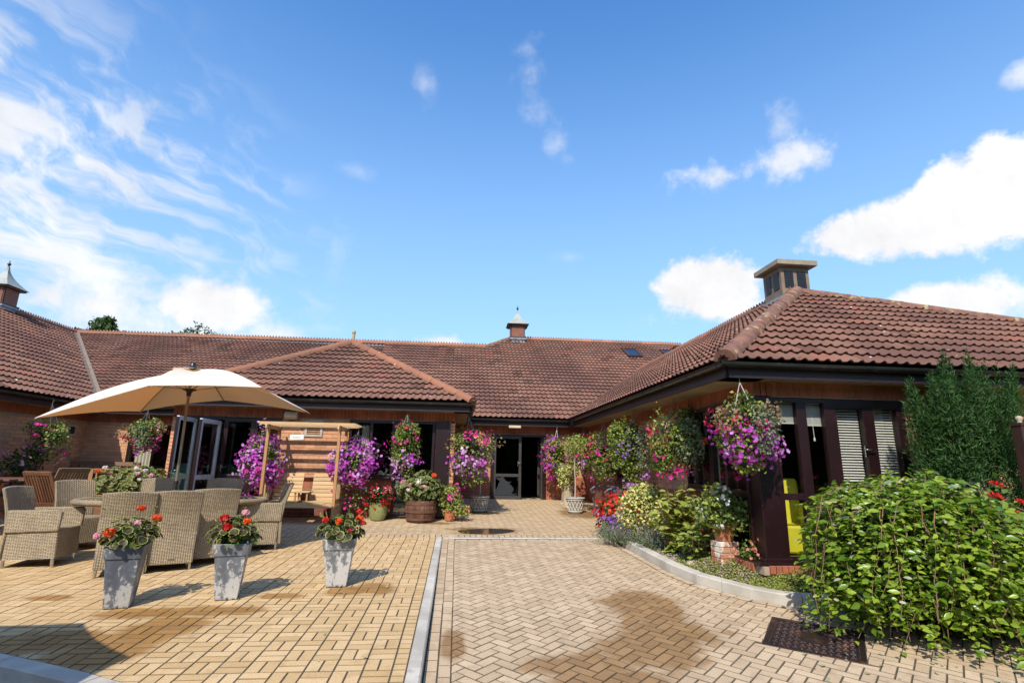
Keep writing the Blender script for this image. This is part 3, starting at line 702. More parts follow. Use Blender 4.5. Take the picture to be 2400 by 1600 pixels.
# planted bed
bd = MB()
def kx(y):                                     # kerb line, by y and by x
    for k in range(len(KB)-1):
        (ax, ay), (bx, by) = KB[k], KB[k+1]
        if by <= y <= ay: return ax+(bx-ax)*(y-ay)/(by-ay)
    return KB[0][0]
def ky(x):
    for k in range(len(KB)-1):
        (ax, ay), (bx, by) = KB[k], KB[k+1]
        if ax <= x <= bx: return ay+(by-ay)*(x-ax)/(bx-ax)
    return KB[-1][1]
def bedz(x, y):
    d = min(math.hypot(x-(ax+(bx-ax)*t), y-(ay+(by-ay)*t)) for (ax, ay), (bx, by) in zip(KB, KB[1:]) for t in (min(1, max(0, ((x-ax)*(bx-ax)+(y-ay)*(by-ay))/((bx-ax)**2+(by-ay)**2))),))
    b = .05*y+.08; t = min(1, max(0, (d-.14)/.5)); return b+(max(b, .575)-b)*t*t*(3-2*t)
def grid(nu, nv, f):
    V = [f(i/nu, j/nv) for j in range(nv+1) for i in range(nu+1)]
    bd.add([(x, y, bedz(x, y)+random.uniform(-.01, .01)) for x, y in V], [(j*(nu+1)+i, j*(nu+1)+i+1, (j+1)*(nu+1)+i+1, (j+1)*(nu+1)+i) for j in range(nv) for i in range(nu)])
grid(12, 24, lambda u, v: ((lambda y: (kx(y)+.12+(3.80-kx(y)-.12)*u, y))(6.36+(9.72-6.36)*v)))
grid(36, 8, lambda u, v: ((lambda x: (x, ky(x)+.12+(6.36-ky(x)-.12)*v))(3.29+(8.8-3.29)*u)))
struct('flower_bed_soil', bd, 'soil')
gp = []; 
while len(gp) < 3200:
    x, y = random.uniform(2.95, 4.6), random.uniform(5.85, 8.4)
    i = seg(x, y); (ax, ay), (bx, by) = KB[i], KB[i+1]
    if (-(by-ay)*(x-ax)+(bx-ax)*(y-ay)) < .17*math.hypot(bx-ax, by-ay): continue
    if x > 3.74 and y > 6.4: continue
    gp.append((x, y, bedz(x, y)+.008))
ST = ([(1, 0, 0), (-.8, .2, 0), (0, .9, .1), (.1, -.9, 0), (0, .1, .7), (.1, 0, -.5)], [(0, 2, 4), (2, 1, 4), (1, 3, 4), (3, 0, 4)])
gp = np.array(gp); o = scatter('gravel', ST[0], ST[1], frames(np.array([0, 0, 1.])+RNG.normal(size=gp.shape)*.3), gp, RNG.uniform(.006, .019, len(gp)), 'gravel', None)
o['kind'] = 'stuff'; o['label'] = 'pale gravel scattered over the planted bed'; o['category'] = 'gravel'
# ================================================================== BUILDING
B = thing('brick_bungalow', 'single storey brick care home with brown tiled hipped roofs round a court', 'building', (0, 15.5, .64), world=True)
TW, TG = .30, .30
PROF = [(0, 0), (.052, .001), (.070, .012), (.086, .026), (.102, .030), (.118, .026), (.134, .012), (.150, 0), (.202, .001), (.220, .012), (.236, .026), (.252, .030), (.268, .026), (.284, .012), (.300, 0)]
def tile_geo(L=.345, th=.016):
    n = len(PROF)
    V = [(u, 0, z+.052) for u, z in PROF]+[(u, L, z+.008) for u, z in PROF]+[(u, .004, z+.052-th) for u, z in PROF]+[(u, L*.6, z+.022-th) for u, z in PROF]
    F = [(i, i+1, n+i+1, n+i) for i in range(n-1)]+[(2*n+i, 2*n+i+1, i+1, i) for i in range(n-1)]
    F += [(3*n+i, 3*n+i+1, 2*n+i+1, 2*n+i) for i in range(0, n-1)]+[(2*n, 0, n, 3*n), (n-1, 3*n-1, 4*n-1, 2*n-1)]
    return V, F
TV, TF = tile_geo(); TILE = None
NTILES = [0]
def roof(name, O, U, I, t, poly, ntile, mat='tile_brown', label=None, skip=()):
    global TILE
    O, U, I = Vector(O), Vector(U), Vector(I); k = math.sqrt(1+t*t); Sd = (I+Vector((0, 0, t)))/k; Nn = (Vector((0, 0, 1))-I*t)/k
    at = lambda u, v, n=0.: O+U*u+I*v+Vector((0, 0, t*v))+Nn*n
    dk = MB(); A = [at(u, v, -.012) for u, v in poly]; dk.prism([a-Nn*.05 for a in A], Nn*.05)
    ro = part(name, dk, 'black', B)
    if label: ro['label'] = label
    def inside(u, v, m=0.):
        return all((b[0]-a[0])*(v-a[1])-(b[1]-a[1])*(u-a[0]) >= m*math.hypot(b[0]-a[0], b[1]-a[1])-1e-9 for a, b in zip(poly, poly[1:]+poly[:1]))
    umin, umax = min(p[0] for p in poly), max(p[0] for p in poly); vmax = max(p[1] for p in poly)
    R3 = Matrix((U, Sd, Nn)).transposed()
    whole = []; cut = []
    for r in range(int(vmax*k/TG)+1):
        for c in range(int(math.floor(umin/TW))-1, int(umax/TW)+2):
            u, s = c*TW, r*TG-.045
            cor = [(u, max(s, 0)/k), (u+TW, max(s, 0)/k), (u+TW, (s+.345)/k), (u, (s+.345)/k)]
            ins = [inside(*q_, m=-.0005) for q_ in cor]
            if all(ins): whole.append((u, s))
            elif any(ins) or inside(u+TW/2, (s+.17)/k) or any(u <= p[0] <= u+TW and s/k <= p[1] <= (s+.345)/k for p in poly): cut.append((u, s))
    dist = lambda w_: (at(w_[0], w_[1]/k)-Vector((0, 0, CAMZ))).length
    whole.sort(key=dist)
    if TILE is None:
        m_ = MB(); m_.add(TV, TF); TILE = m_.mesh('tile', 'tile_brown', 40)
    rest = MB()
    for i, (u, s) in enumerate(whole+cut):
        jit = random.uniform(-.004, .004); M3 = R3 @ Matrix.Rotation(random.uniform(-.006, .006), 3, 'Z')
        p = O+U*u+Sd*(s+jit)
        if i < ntile and i < len(whole):
            link('tile', TILE, ro, Matrix.Translation(p) @ M3.to_4x4())
        else:
            rest.add([M3 @ Vector(q_)+p for q_ in TV], TF, None, random.random())
    me = rest.mesh('tiles', mat, 40); bm = bmesh.new(); bm.from_mesh(me)
    for i, (a, b) in enumerate(zip(poly, poly[1:]+poly[:1])):
        if i in skip or (abs(a[1]) < 1e-6 and abs(b[1]) < 1e-6): continue
        d = (b[0]-a[0], b[1]-a[1]); no = U*d[1]-I*d[0]; no.normalize()
        bmesh.ops.bisect_plane(bm, geom=bm.verts[:]+bm.edges[:]+bm.faces[:], plane_co=at(*a)+no*.004, plane_no=no, clear_outer=True)
    bm.to_mesh(me); bm.free()
    link('tiles', me, ro, kind='stuff')
    return ro
X_, Y_ = (1, 0, 0), (0, 1, 0)
rf_bay = roof('roof', (-6.16, 11.35, 3.0), X_, Y_, .575, [(0, 0), (6.46, 0), (3.23, 3.23)], 70, label='hipped tiled roof over the projecting bay')
rf_lb = roof('roof', (-14.3, 14.2, 3.0), X_, Y_, .484, [(5.45, 0), (11.37, 0), (11.37, 6.6), (0, 6.6)], 0)
rf_ma = roof('roof', (-2.93, 15.1, 3.0), X_, Y_, .57, [(0, 0), (3.93, 0), (3.93, 5.7), (0, 5.7)], 0)
rf_mb = roof('roof', (-2.93, 15.1, 3.0), X_, Y_, .57, [(3.93, 0), (6.13, 0), (12.33, 6.83), (5.03, 6.83), (3.93, 5.7)], 0)
rf_rw = roof('roof', (3.2, 15.1, 3.0), (0, -1, 0), X_, .628, [(0, 0), (9.03, 0), (5.67, 3.36), (-3.7, 3.36)], 70)
rf_rf = roof('roof', (3.2, 6.07, 3.0), X_, Y_, .628, [(0, 0), (11.2, 0), (3.36, 3.36)], 160, label='near hipped roof slope over the glazed corner')
rf_lw = roof('roof', (-8.85, 6.0, 3.0), Y_, (-1, 0, 0), .59, [(0, 0), (8.2, 0), (14.8, 5.41), (0, 5.41)], 0)
dk = MB()       # slopes turned away from the court
dk.prism([(-6.16, 11.35, 2.95), (-2.93, 14.58, 4.8), (-2.93, 18.4, 4.8), (-6.16, 15.4, 2.95)], (0, 0, .04)); dk.prism([(.30, 11.35, 2.95), (-2.93, 14.58, 4.8), (-2.93, 18.4, 4.8), (.30, 15.3, 2.95)], (0, 0, .04))
dk.prism([(-14.3, 20.8, 6.1), (1, 20.8, 6.1), (1, 27, 3), (-14.3, 27, 3)], (0, 0, .05)); dk.prism([(2.1, 21.93, 6.8), (15, 21.93, 6.8), (15, 28.5, 3), (2.1, 28.5, 3)], (0, 0, .05))
dk.prism([(6.56, 9.43, 5.03), (14.4, 6.07, 2.95), (14.4, 20, 2.95), (6.56, 20, 5.03)], (0, 0, .05)); dk.prism([(-14.26, 6, 6.1), (-14.26, 20.8, 6.1), (-20, 20.8, 3), (-20, 6, 3)], (0, 0, .05))
part('roof_back_slopes', dk, 'tile_brown', B)
# ridge and hip caps
def cap_mesh(mat, r=.115, L=.455, crest=False, sg=8):
    mb = MB(); V = []
    for x, k in ((0, 1.06), (.05, 1.06), (.055, 1.0), (L, 1.0)):
        for i in range(sg+1):
            a = math.pi*(i/sg)*1.06-.09; V.append((x, -r*k*math.cos(a), r*k*math.sin(a)))
    n = sg+1
    F = [(j*n+i, (j+1)*n+i, (j+1)*n+i+1, j*n+i+1) for j in range(3) for i in range(sg)]+[tuple(range(n))]
    mb.add(V, F)
    if crest:
        for i in range(4):
            x = .06+i*.11; mb.add([(x, -.012, r*.97), (x+.07, -.012, r*.97), (x+.05, -.012, r+.05), (x+.02, -.012, r+.05), (x, .012, r*.97), (x+.07, .012, r*.97), (x+.05, .012, r+.05), (x+.02, .012, r+.05)], [(0, 1, 2, 3), (7, 6, 5, 4), (3, 2, 6, 7), (0, 3, 7, 4), (2, 1, 5, 6)])
    return mb.mesh('ridge_tile', mat, 40)
CAPS = {}
def caps(p, q, parent, mat='ridge_red', crest=False, r=.115, lift=.0):
    p, q = Vector(p), Vector(q); d = q-p; L = d.length; d.normalize()
    key = (mat, crest, r)
    if key not in CAPS: CAPS[key] = cap_mesh(mat, r, crest=crest)
    side = Vector((0, 0, 1)).cross(d).normalized(); up = d.cross(side)
    n = max(1, int(round(L/.44))); R3 = Matrix((d, side, up)).transposed()
    for i in range(n):
        M3 = R3 @ Matrix.Rotation(random.uniform(-.02, .02), 3, 'Z') @ Matrix.Rotation(-.012, 3, 'Y')
        o = link('ridge_tile', CAPS[key], parent, Matrix.Translation(p+d*(L*i/n)+up*(lift+random.uniform(-.004, .004))) @ M3.to_4x4())
caps((.30, 11.33, 2.99), (-2.93, 14.58, 4.87), rf_bay); caps((-6.16, 11.33, 2.99), (-2.93, 14.58, 4.87), rf_bay)
caps((-2.93, 14.6, 4.87), (-2.93, 18.4, 4.87), rf_bay)
caps((-14.26, 20.8, 6.21), (-2.93, 20.8, 6.25), rf_lb, crest=True); caps((-2.93, 20.8, 6.25), (1.0, 20.8, 6.26), rf_ma, crest=True)
caps((1.0, 20.8, 6.25), (2.1, 21.93, 6.9), rf_mb, mat='ridge_lichen'); caps((2.1, 21.93, 6.9), (9.6, 21.93, 6.9), rf_mb, crest=True)
caps((3.2, 6.05, 3.0), (6.58, 9.43, 5.12), rf_rf, mat='ridge_lichen', r=.125); caps((14.4, 6.05, 3.0), (6.62, 9.43, 5.12), rf_rf, mat='ridge_lichen', r=.10)
caps((6.56, 9.5, 5.12), (6.56, 18.8, 5.12), rf_rw, crest=True)
caps((-14.26, 6.0, 6.2), (-14.26, 20.8, 6.2), rf_lw, crest=True)
# lead valleys
vl = MB()
def strip(p, q, wd, up=.03):
    p, q = Vector(p), Vector(q); d = (q-p).normalized(); s_ = Vector((0, 0, 1)).cross(d).normalized()*wd/2; z = Vector((0, 0, up))
    vl.add([p-s_+z+Vector((0, 0, .03)), p+z, q+z, q-s_+z+Vector((0, 0, .03)), p+s_+z+Vector((0, 0, .03)), q+s_+z+Vector((0, 0, .03))], [(0, 1, 2, 3), (1, 4, 5, 2)])
strip((-8.85, 14.2, 3.0), (-14.26, 20.8, 6.19), .16, .085)
part('lead_valley', vl, 'stucco_brown', B)
fn = MB(); fn.lathe([(.05, -.05), (.055, .05), (.04, .08), (.045, .2), (.03, .20), (.05, .23), (.055, .27), (.035, .31), (.0, .32)], 12, (-2.93, 14.6, 4.93)); part('finial', fn, 'stone_urn', B, smooth=50)
# gutters, fascias, soffits
def eave(p, q, out, wall_d, ta=0., tb=0.):
    """eave from p to q (tile edge), `out` unit outward, soffit back to wall_d inside"""
    p, q, out = Vector(p), Vector(q), Vector(out); d = (q-p).normalized(); L = (q-p).length
    gt = MB(); n = 8; V = []
    for e in (p, q):
        for rad in (.062, .054):
            for i in range(n+1):
                a = math.pi*i/n; V.append(e+out*(.03+.0)+out*(rad*math.cos(a))+Vector((0, 0, -.035-rad*math.sin(a))))
    m = n+1
    F = [(i, i+1, 2*m+i+1, 2*m+i) for i in range(n)]+[(m+i+1, m+i, 3*m+i, 3*m+i+1) for i in range(n)]+[(0, 2*m, 3*m, m), (n, m+n, 3*m+n, 2*m+n)]+[tuple(range(m))+tuple(reversed(range(m, 2*m)))]
    gt.add(V, F); go = part('gutter', gt, 'gutter_black', B, smooth=50)
    br = MB(); k = max(1, int(L/.9))
    for i in range(k+1):
        e = p+d*(.15+(L-.3)*i/k)
        for j in range(n):
            a0, a1 = math.pi*j/n, math.pi*(j+1)/n
            pts = []
            for a, rad in ((a0, .068), (a1, .068)):
                pts.append(e+out*.03+out*(rad*math.cos(a))+Vector((0, 0, -.035-rad*math.sin(a))))
            br.add([pts[0]-d*.02, pts[0]+d*.02, pts[1]+d*.02, pts[1]-d*.02], [(0, 1, 2, 3)])
        br.box(e+out*(-.03)+Vector((0, 0, -.02)), (.03, .03, .05))
    part('gutter_bracket', br, 'gutter_black', go)
    p = p+d*ta; q = q-d*tb; fa = MB(); c0 = p-out*.05; c1 = q-out*.05
    fa.bar(c0+Vector((0, 0, -.115)), c1+Vector((0, 0, -.115)), .024, .19); fa.bar(c0+Vector((0, 0, -.19))+out*.016, c1+Vector((0, 0, -.19))+out*.016, .016, .045)
    part('fascia', fa, 'fascia', B)
    so = MB(); w2 = wall_d-.06
    so.bar(p-out*(.065+w2/2)+Vector((0, 0, -.195)), q-out*(.065+w2/2)+Vector((0, 0, -.195)), w2, .012); part('soffit_board', so, 'soffit', B)
eave((-6.16, 11.40, 3.0), (.36, 11.40, 3.0), (0, -1, 0), .50, .04, .10); eave((.30, 11.36, 3.0), (.30, 15.1, 3.0), (1, 0, 0), .38, .10, 0)
eave((-8.80, 14.2, 3.0), (-6.16, 14.2, 3.0), (0, -1, 0), .45); eave((.30, 15.1, 3.0), (3.2, 15.1, 3.0), (0, -1, 0), .42)
eave((3.2, 15.1, 3.0), (3.2, 6.0, 3.0), (-1, 0, 0), .58, 0, .13); eave((3.12, 6.07, 3.0), (14.4, 6.07, 3.0), (0, -1, 0), .40, .145, 0)
eave((-8.85, 6.0, 3.0), (-8.85, 14.2, 3.0), (1, 0, 0), .48); eave((-6.16, 11.36, 3.0), (-6.16, 14.2, 3.0), (-1, 0, 0), .3)
# brick walls
BRK = {}; NB = [0]
def wall(name, p0, U, out, L, z0, z1, holes=(), soldier=(), zone=None, ind=0, label=None):
    p0, U, out = Vector(p0), Vector(U), Vector(out); P = lambda u, z, n=0.: Vector((p0.x, p0.y, 0))+U*u+out*n+Vector((0, 0, z))
    mb = MB(); us = sorted({0, L} | {h[0] for h in holes} | {h[1] for h in holes}); zs = sorted({z0, z1} | {h[2] for h in holes} | {h[3] for h in holes})
    us = [u for u in us if 0 <= u <= L]; zs = [z for z in zs if z0 <= z <= z1]
    for a, b in zip(us, us[1:]):
        for c, d in zip(zs, zs[1:]):
            if any(h[0]-1e-6 <= a and b <= h[1]+1e-6 and h[2]-1e-6 <= c and d <= h[3]+1e-6 for h in holes): continue
            mb.prism([P(a, c), P(b, c), P(b, d), P(a, d)], -out*.22)
    wo = part(name, mb, 'mortar', B)
    if label: wo['label'] = label
    items = []
    r = 0; z = z0
    sold = sorted(soldier)
    def cutrows(a, b, zz0, zz1):       # subtract holes and soldier bands from one brick
        segs = [(a, b)]
        for h in list(holes)+[(s[1], s[2], s[0], s[0]+.225) for s in sold]:
            if h[3] <= zz0+.02 or h[2] >= zz1-.02: continue
            ns = []
            for (x, y) in segs:
                if h[1] <= x or h[0] >= y: ns.append((x, y)); continue
                if h[0]-x > .03: ns.append((x, h[0]))
                if y-h[1] > .03: ns.append((h[1], y))
            segs = ns
        return segs
    while z+.07 <= z1+.01:
        off = -.1125*(r % 2); u = off
        while u < L:
            for (a, b) in cutrows(max(0, u+.005), min(L, u+.22), z+.005, z+.07):
                items.append((a, b, z+.005, z+.07))
            u += .225
        z += .075; r += 1
    for (zs_, a, b) in sold:
        u = a
        while u < b-.02:
            items.append((u+.005, min(b, u+.07), zs_+.005, zs_+.22)); u += .075
    groups = {}; n = 0
    vis = sorted(items, key=lambda it: (P(it[0], it[2])-Vector((0, 0, CAMZ))).length)
    for (a, b, c, d) in vis:
        mt = zone(a, c, d-c > .1) if zone else 'brick_buff'
        if n < ind:
            key = (round(b-a, 3), round(d-c, 3), mt, tuple(round(x) for x in U))
            if key not in BRK:
                m_ = MB(); A = [U*((b-a)/2*sx)+Vector((0, 0, (d-c)/2*sz)) for sx, sz in ((-1, -1), (1, -1), (1, 1), (-1, 1))]; m_.prism(A, out*.006, tint=0.); BRK[key] = m_.mesh('brick', mt)
            link('brick', BRK[key], wo, Matrix.Translation(P((a+b)/2, (c+d)/2, random.uniform(-.001, .002)))); n += 1
        else:
            e = .006+random.uniform(-.0015, .002)
            A = [P(a, c), P(b, c), P(b, d), P(a, d)]; Q = [p_+out*e for p_ in A]
            F = [(4, 5, 6, 7)]+[(i, (i+1) % 4, 4+(i+1) % 4, 4+i) for i in range(4)]
            groups.setdefault(mt, MB()).add(A+Q, F, None, random.random())
    for mt, g_ in groups.items(): part('bricks', g_, mt, wo, kind='stuff')
    return wo
zone1 = lambda u, z, s: 'brick_red' if s else ('brick_dark' if z < 1.30 else 'brick_buff')
wall('wall', (-5.9, 11.85), X_, (0, -1, 0), 5.85, .48, 2.86, holes=[(.06, 2.2, .48, 2.6), (3.6, 4.57, 1.40, 2.6), (4.57, 5.77, .62, 2.6)], soldier=[(2.605, 0, 5.85), (1.165, 2.2, 3.6), (1.165, 3.6, 4.57)], zone=zone1, ind=170, label='brick front wall of the projecting bay')
wall('wall', (-9.3, 14.6), X_, (0, -1, 0), 3.5, .5, 2.86, holes=[(1.05, 3.05, 1.47, 2.55)], soldier=[(2.58, 0, 3.5), (1.235, 1.05, 3.05)], zone=zone1)
wall('wall', (-.05, 15.5), X_, (0, -1, 0), 3.8, .55, 2.86, holes=[(1.07, 2.60, .55, 2.55)], soldier=[(2.575, 0, 3.8)], zone=lambda u, z, s: 'brick_red' if s or z < 1.33 else 'brick_buff')
wall('wall', (-.05, 11.85), Y_, X_, 3.65, .5, 2.86, soldier=[(2.605, 0, 3.65)], zone=zone1)
wall('wall', (3.75, 15.5), (0, -1, 0), (-1, 0, 0), 9.08, .45, 2.86, holes=[(3.2, 4.6, 1.4, 2.6), (7.05, 7.9, 1.4, 2.6), (7.9, 9.08, .62, 2.6)], soldier=[(2.61, 0, 9.08), (1.165, 3.2, 4.6), (1.165, 7.05, 7.9)], zone=lambda u, z, s: 'brick_red' if s or z < 1.33 else 'brick_buff', ind=110, label='brick side wall behind the row of hanging baskets')
wall('wall', (3.76, 6.42), X_, (0, -1, 0), 7.2, .40, 2.86, holes=[(0, 2.02, .645, 2.61)], soldier=[(2.615, 0, 7.2)], zone=zone1, ind=20)
wall('wall', (-9.3, 6.0), Y_, X_, 8.6, .3, 2.86, holes=[(1.6, 3.4, 1.4, 2.55)], soldier=[(2.6, 0, 8.6)], zone=zone1)
wall('wall', (-5.9, 14.6), (0, -1, 0), (-1, 0, 0), 2.75, .5, 2.86, zone=zone1)
# orange brick plinth under the glazed corner
pb = MB(); 
for i in range(24): pb.box((3.70+i*.075, 6.34, .575), (.066, .2, .085), tint=random.random())
for i in range(18): pb.box((3.66, 6.47+i*.075, .575), (.2, .066, .085), tint=random.random())
part('plinth_bricks', pb, 'brick_red', B, kind='stuff', bevel=.004)
pbm = MB(); pbm.box((4.5, 6.40, .56), (1.8, .26, .09)); pbm.box((3.70, 7.1, .56), (.24, 1.3, .09)); part('plinth_bed', pbm, 'mortar', B)
# glazing
def glazing(kind, p0, U, out, w_, z0, z1, cols, rails=(), fw=.06, dep=.075, mat='frame', glass='glass', sill=True, handle=None, mul=None, label=None, bead=True):
    p0, U, out = Vector((p0[0], p0[1], 0)), Vector(U), Vector(out); P = lambda u, z, n=0.: p0+U*u+Vector((0, 0, z))+out*n
    fr = MB(); M3 = Matrix((U, out, Vector((0, 0, 1)))).transposed()
    def bx(u0, u1, a, b, d=dep, n=0.): fr.box(P((u0+u1)/2, (a+b)/2, n), (u1-u0, d, b-a), M3)
    mul = mul or fw
    edges = [0]+list(cols)+[w_]
    bx(0, w_, z1-fw, z1); bx(0, w_, z0, z0+fw)
    vb = [(0, fw)]+[(c-mul/2, c+mul/2) for c in cols]+[(w_-fw, w_)]
    for a, b in vb: bx(a, b, z0+fw, z1-fw, dep+.004)
    rz = [z0+fw]+[r_i for r_i in rails]+[z1-fw]
    for a, b in zip(vb, vb[1:]):
        for r_i in rails: bx(a[1], b[0], r_i-.04, r_i+.04, dep-.01)
    if sill: fr.box(P(w_/2, z0-.02, .04), (w_+.06, dep+.09, .04), M3)
    wo = part(kind, fr, mat, B, bevel=.004)
    if label: wo['label'] = label
    for a, b in zip(vb, vb[1:]):
        ls = [z0+fw]; 
        for r_i in rails: ls += [r_i-.04, r_i+.04]
        ls.append(z1-fw)
        for k in range(0, len(ls), 2):
            gm = MB(); gm.box(P((a[1]+b[0])/2, (ls[k]+ls[k+1])/2, -.005), (b[0]-a[1]+.004, .006, ls[k+1]-ls[k]+.004), M3); part('pane', gm, glass, wo)
    if handle:
        hm = MB(); u, z = handle; hm.box(P(u, z, dep/2+.012), (.03, .02, .14), M3); hm.tube([P(u, z+.02, dep/2+.02), P(u, z+.02, dep/2+.05), P(u+.11, z+.02, dep/2+.05)], .008, 6); part('handle', hm, 'chrome', wo, smooth=50)
    return wo
# bay: door zone, window, glazed door
glazing('window', (-4.24, 11.87), X_, (0, -1, 0), .54, .6, 2.6, [], [1.4], glass='glass_dark', sill=False)
glazing('door', (-4.86, 11.87), X_, (0, -1, 0), .62, .58, 2.58, [], [1.38], fw=.085, glass='glass_dark', sill=False, handle=(.05, 1.55))
hf = MB(); hf.bar((-5.75, 11.87, 2.57), (-4.86, 11.87, 2.57), .08, .07); hf.box((-5.66, 11.88, 1.56), (.34, .06, 2.0)); part('door_frame', hf, 'frame', B)
glazing('window', (-2.3, 11.87), X_, (0, -1, 0), .97, 1.41, 2.6, [.47], glass='glass')
glazing('door', (-1.33, 11.87), X_, (0, -1, 0), .86, .64, 2.6, [.42], [1.39], fw=.06, glass='glass_dark', sill=True)
cp = MB(); cp.box((-.31, 11.83, 1.61), (.30, .14, 1.98)); part('corner_post', cp, 'frame', B, bevel=.006)
glazing('window', (-8.25, 14.62), X_, (0, -1, 0), 2.0, 1.47, 2.55, [.62, 1.42], glass='glass')
glazing('window', (-9.32, 7.6), Y_, X_, 1.8, 1.4, 2.55, [.9], glass='glass_dark')
# entrance
glazing('entrance_door', (1.06, 15.52), X_, (0, -1, 0), .80, .78, 2.52, [], [1.42], fw=.075, mat='frame_grey', glass='glass_dark', sill=False, handle=(.70, 1.75), label='closed grey framed glass entrance door leaf')
jb = MB(); jb.bar((1.03, 15.5, .76), (1.03, 15.5, 2.55), .06, .10); jb.bar((2.52, 15.5, .76), (2.52, 15.5, 2.55), .06, .10); jb.bar((1.0, 15.5, 2.53), (2.55, 15.5, 2.53), .10, .06)
part('door_frame', jb, 'frame', B)
glazing('entrance_door', (2.47, 15.55), Y_, (-1, 0, 0), .72, .78, 2.5, [], [1.42], fw=.075, mat='frame_grey', glass='glass_dark', sill=False, label='opened entrance door leaf folded back into the hall')
th = MB(); th.box((1.78, 15.45, .765), (1.6, .16, .02)); part('threshold', th, 'chrome', B)
el_ = MB(); el_.box((1.62, 15.16, 2.76), (.34, .12, .07)); part('entrance_light', el_, 'lamp_case', B, bevel=.01)
# glazed corner of the right hand wing
glazing('window', (3.73, 8.45), (0, -1, 0), (-1, 0, 0), .85, 1.41, 2.6, [.36], glass='glass', handle=(.42, 1.95))
glazing('window', (3.73, 7.60), (0, -1, 0), (-1, 0, 0), .98, .645, 2.6, [.42], [1.39], glass='glass', label='tall side glazing of the corner')
glazing('window', (3.73, 12.3), (0, -1, 0), (-1, 0, 0), 1.4, 1.41, 2.6, [.7], glass='glass_dark')
cp = MB(); cp.box((3.845, 6.52, 1.61), (.26, .26, 2.0)); cp.box((3.845, 6.52, .65), (.36, .36, .06)); part('corner_post', cp, 'frame', B, bevel=.006)
glazing('window', (3.97, 6.44), X_, (0, -1, 0), .75, .645, 2.6, [.385], [1.385], fw=.055, mul=.13, glass='glass', label='tall front glazing next to the corner post')
glazing('window', (4.72, 6.44), X_, (0, -1, 0), 1.06, .645, 2.6, [.55], [1.10], fw=.11, mul=.15, glass='glass', handle=(.45, 1.95), label='front window with a closed venetian blind')
sb = MB(); sb.bar((3.66, 6.36, .625), (5.8, 6.36, .625), .16, .04); sb.bar((3.65, 6.30, .625), (3.65, 7.6, .625), .16, .038); part('sill', sb, 'frame', B, bevel=.005)
# open glazed leaves at the terrace doors
def leaf(p, q, z0, z1, label, handle=False):
    p, q = Vector((p[0], p[1], 0)), Vector((q[0], q[1], 0)); U = (q-p).normalized(); out = Vector((-U.y, U.x, 0))*-1; w_ = (q-p).length
    M3 = Matrix((U, out, Vector((0, 0, 1)))).transposed(); fr = MB(); P = lambda u, z, n=0.: p+U*u+Vector((0, 0, z))+out*n
    for a, b, c, d in ((0, .07, z0, z1), (w_-.07, w_, z0, z1), (.07, w_-.07, z0, z0+.14), (.07, w_-.07, z1-.08, z1), (.07, w_-.07, 1.33, 1.42)): fr.box(P((a+b)/2, (c+d)/2), (b-a, .05, d-c), M3)
    wo = part('open_door', fr, 'frame_white', B, bevel=.006, label=label)
    for c, d in ((z0+.14, 1.33), (1.42, z1-.08)):
        gm = MB(); gm.box(P(w_/2, (c+d)/2), (w_-.136, .008, d-c+.004), M3); part('pane', gm, 'glass_door', wo)
    sk = MB(); sk.box(P(-.004, (z0+z1)/2), (.008, .056, z1-z0-.04), M3); part('edge_strip', sk, 'frame', wo)
    if handle:
        hm = MB(); 
        hm.tube([P(.05, 1.5, .03), P(.05, 1.5, .07), P(.17, 1.5, .07)], .009, 6); hm.box(P(.05, 1.46, .03), (.028, .012, .18), M3); part('handle', hm, 'chrome', wo)
        km = MB(); km.box(P(.05, 1.34, .05), (.03, .012, .07), M3); part('key_tag', km, 'yellow_fabric', wo)
leaf((-5.40, 11.02), (-5.43, 11.84), .62, 2.54, 'pale framed glass door leaf swung open, nearest the parasol pole', True)
leaf((-4.99, 11.06), (-4.94, 11.84), .62, 2.50, 'second pale framed glass door leaf swung open beside the doorway')
# wall lamp, louvre vent, small extractor vent
lm = MB(); lm.prism([(-3.63, 11.85, 2.58), (-3.63, 11.85, 2.75), (-3.63, 11.70, 2.73), (-3.63, 11.66, 2.63), (-3.63, 11.72, 2.57)], (.26, 0, 0)); wl = part('wall_lamp', lm, 'lamp_case', B, bevel=.008)
lv = MB(); 
for a, b, c, d in ((-3.22, -2.85, 2.53, 2.58), (-3.22, -2.85, 2.22, 2.27), (-3.22, -3.17, 2.27, 2.53), (-2.90, -2.85, 2.27, 2.53)): lv.box(((a+b)/2, 11.835, (c+d)/2), (b-a, .03, d-c))
vo = part('louvre_vent', lv, 'vent_metal', B)
for i in range(6):
    s_ = MB(); s_.box((-3.035, 11.835, 2.29+i*.042), (.27, .03, .006), Matrix.Rotation(0, 3, 'X')); part('slat', s_, 'vent_metal', vo)
ev = MB(); ev.box((-9.29, 14.05, 2.35), (.05, .26, .26)); evo = part('extractor_vent', ev, 'vent_metal', B); e2 = MB(); e2.box((-9.262, 14.05, 2.35), (.012, .17, .17)); part('grille', e2, 'black', evo)
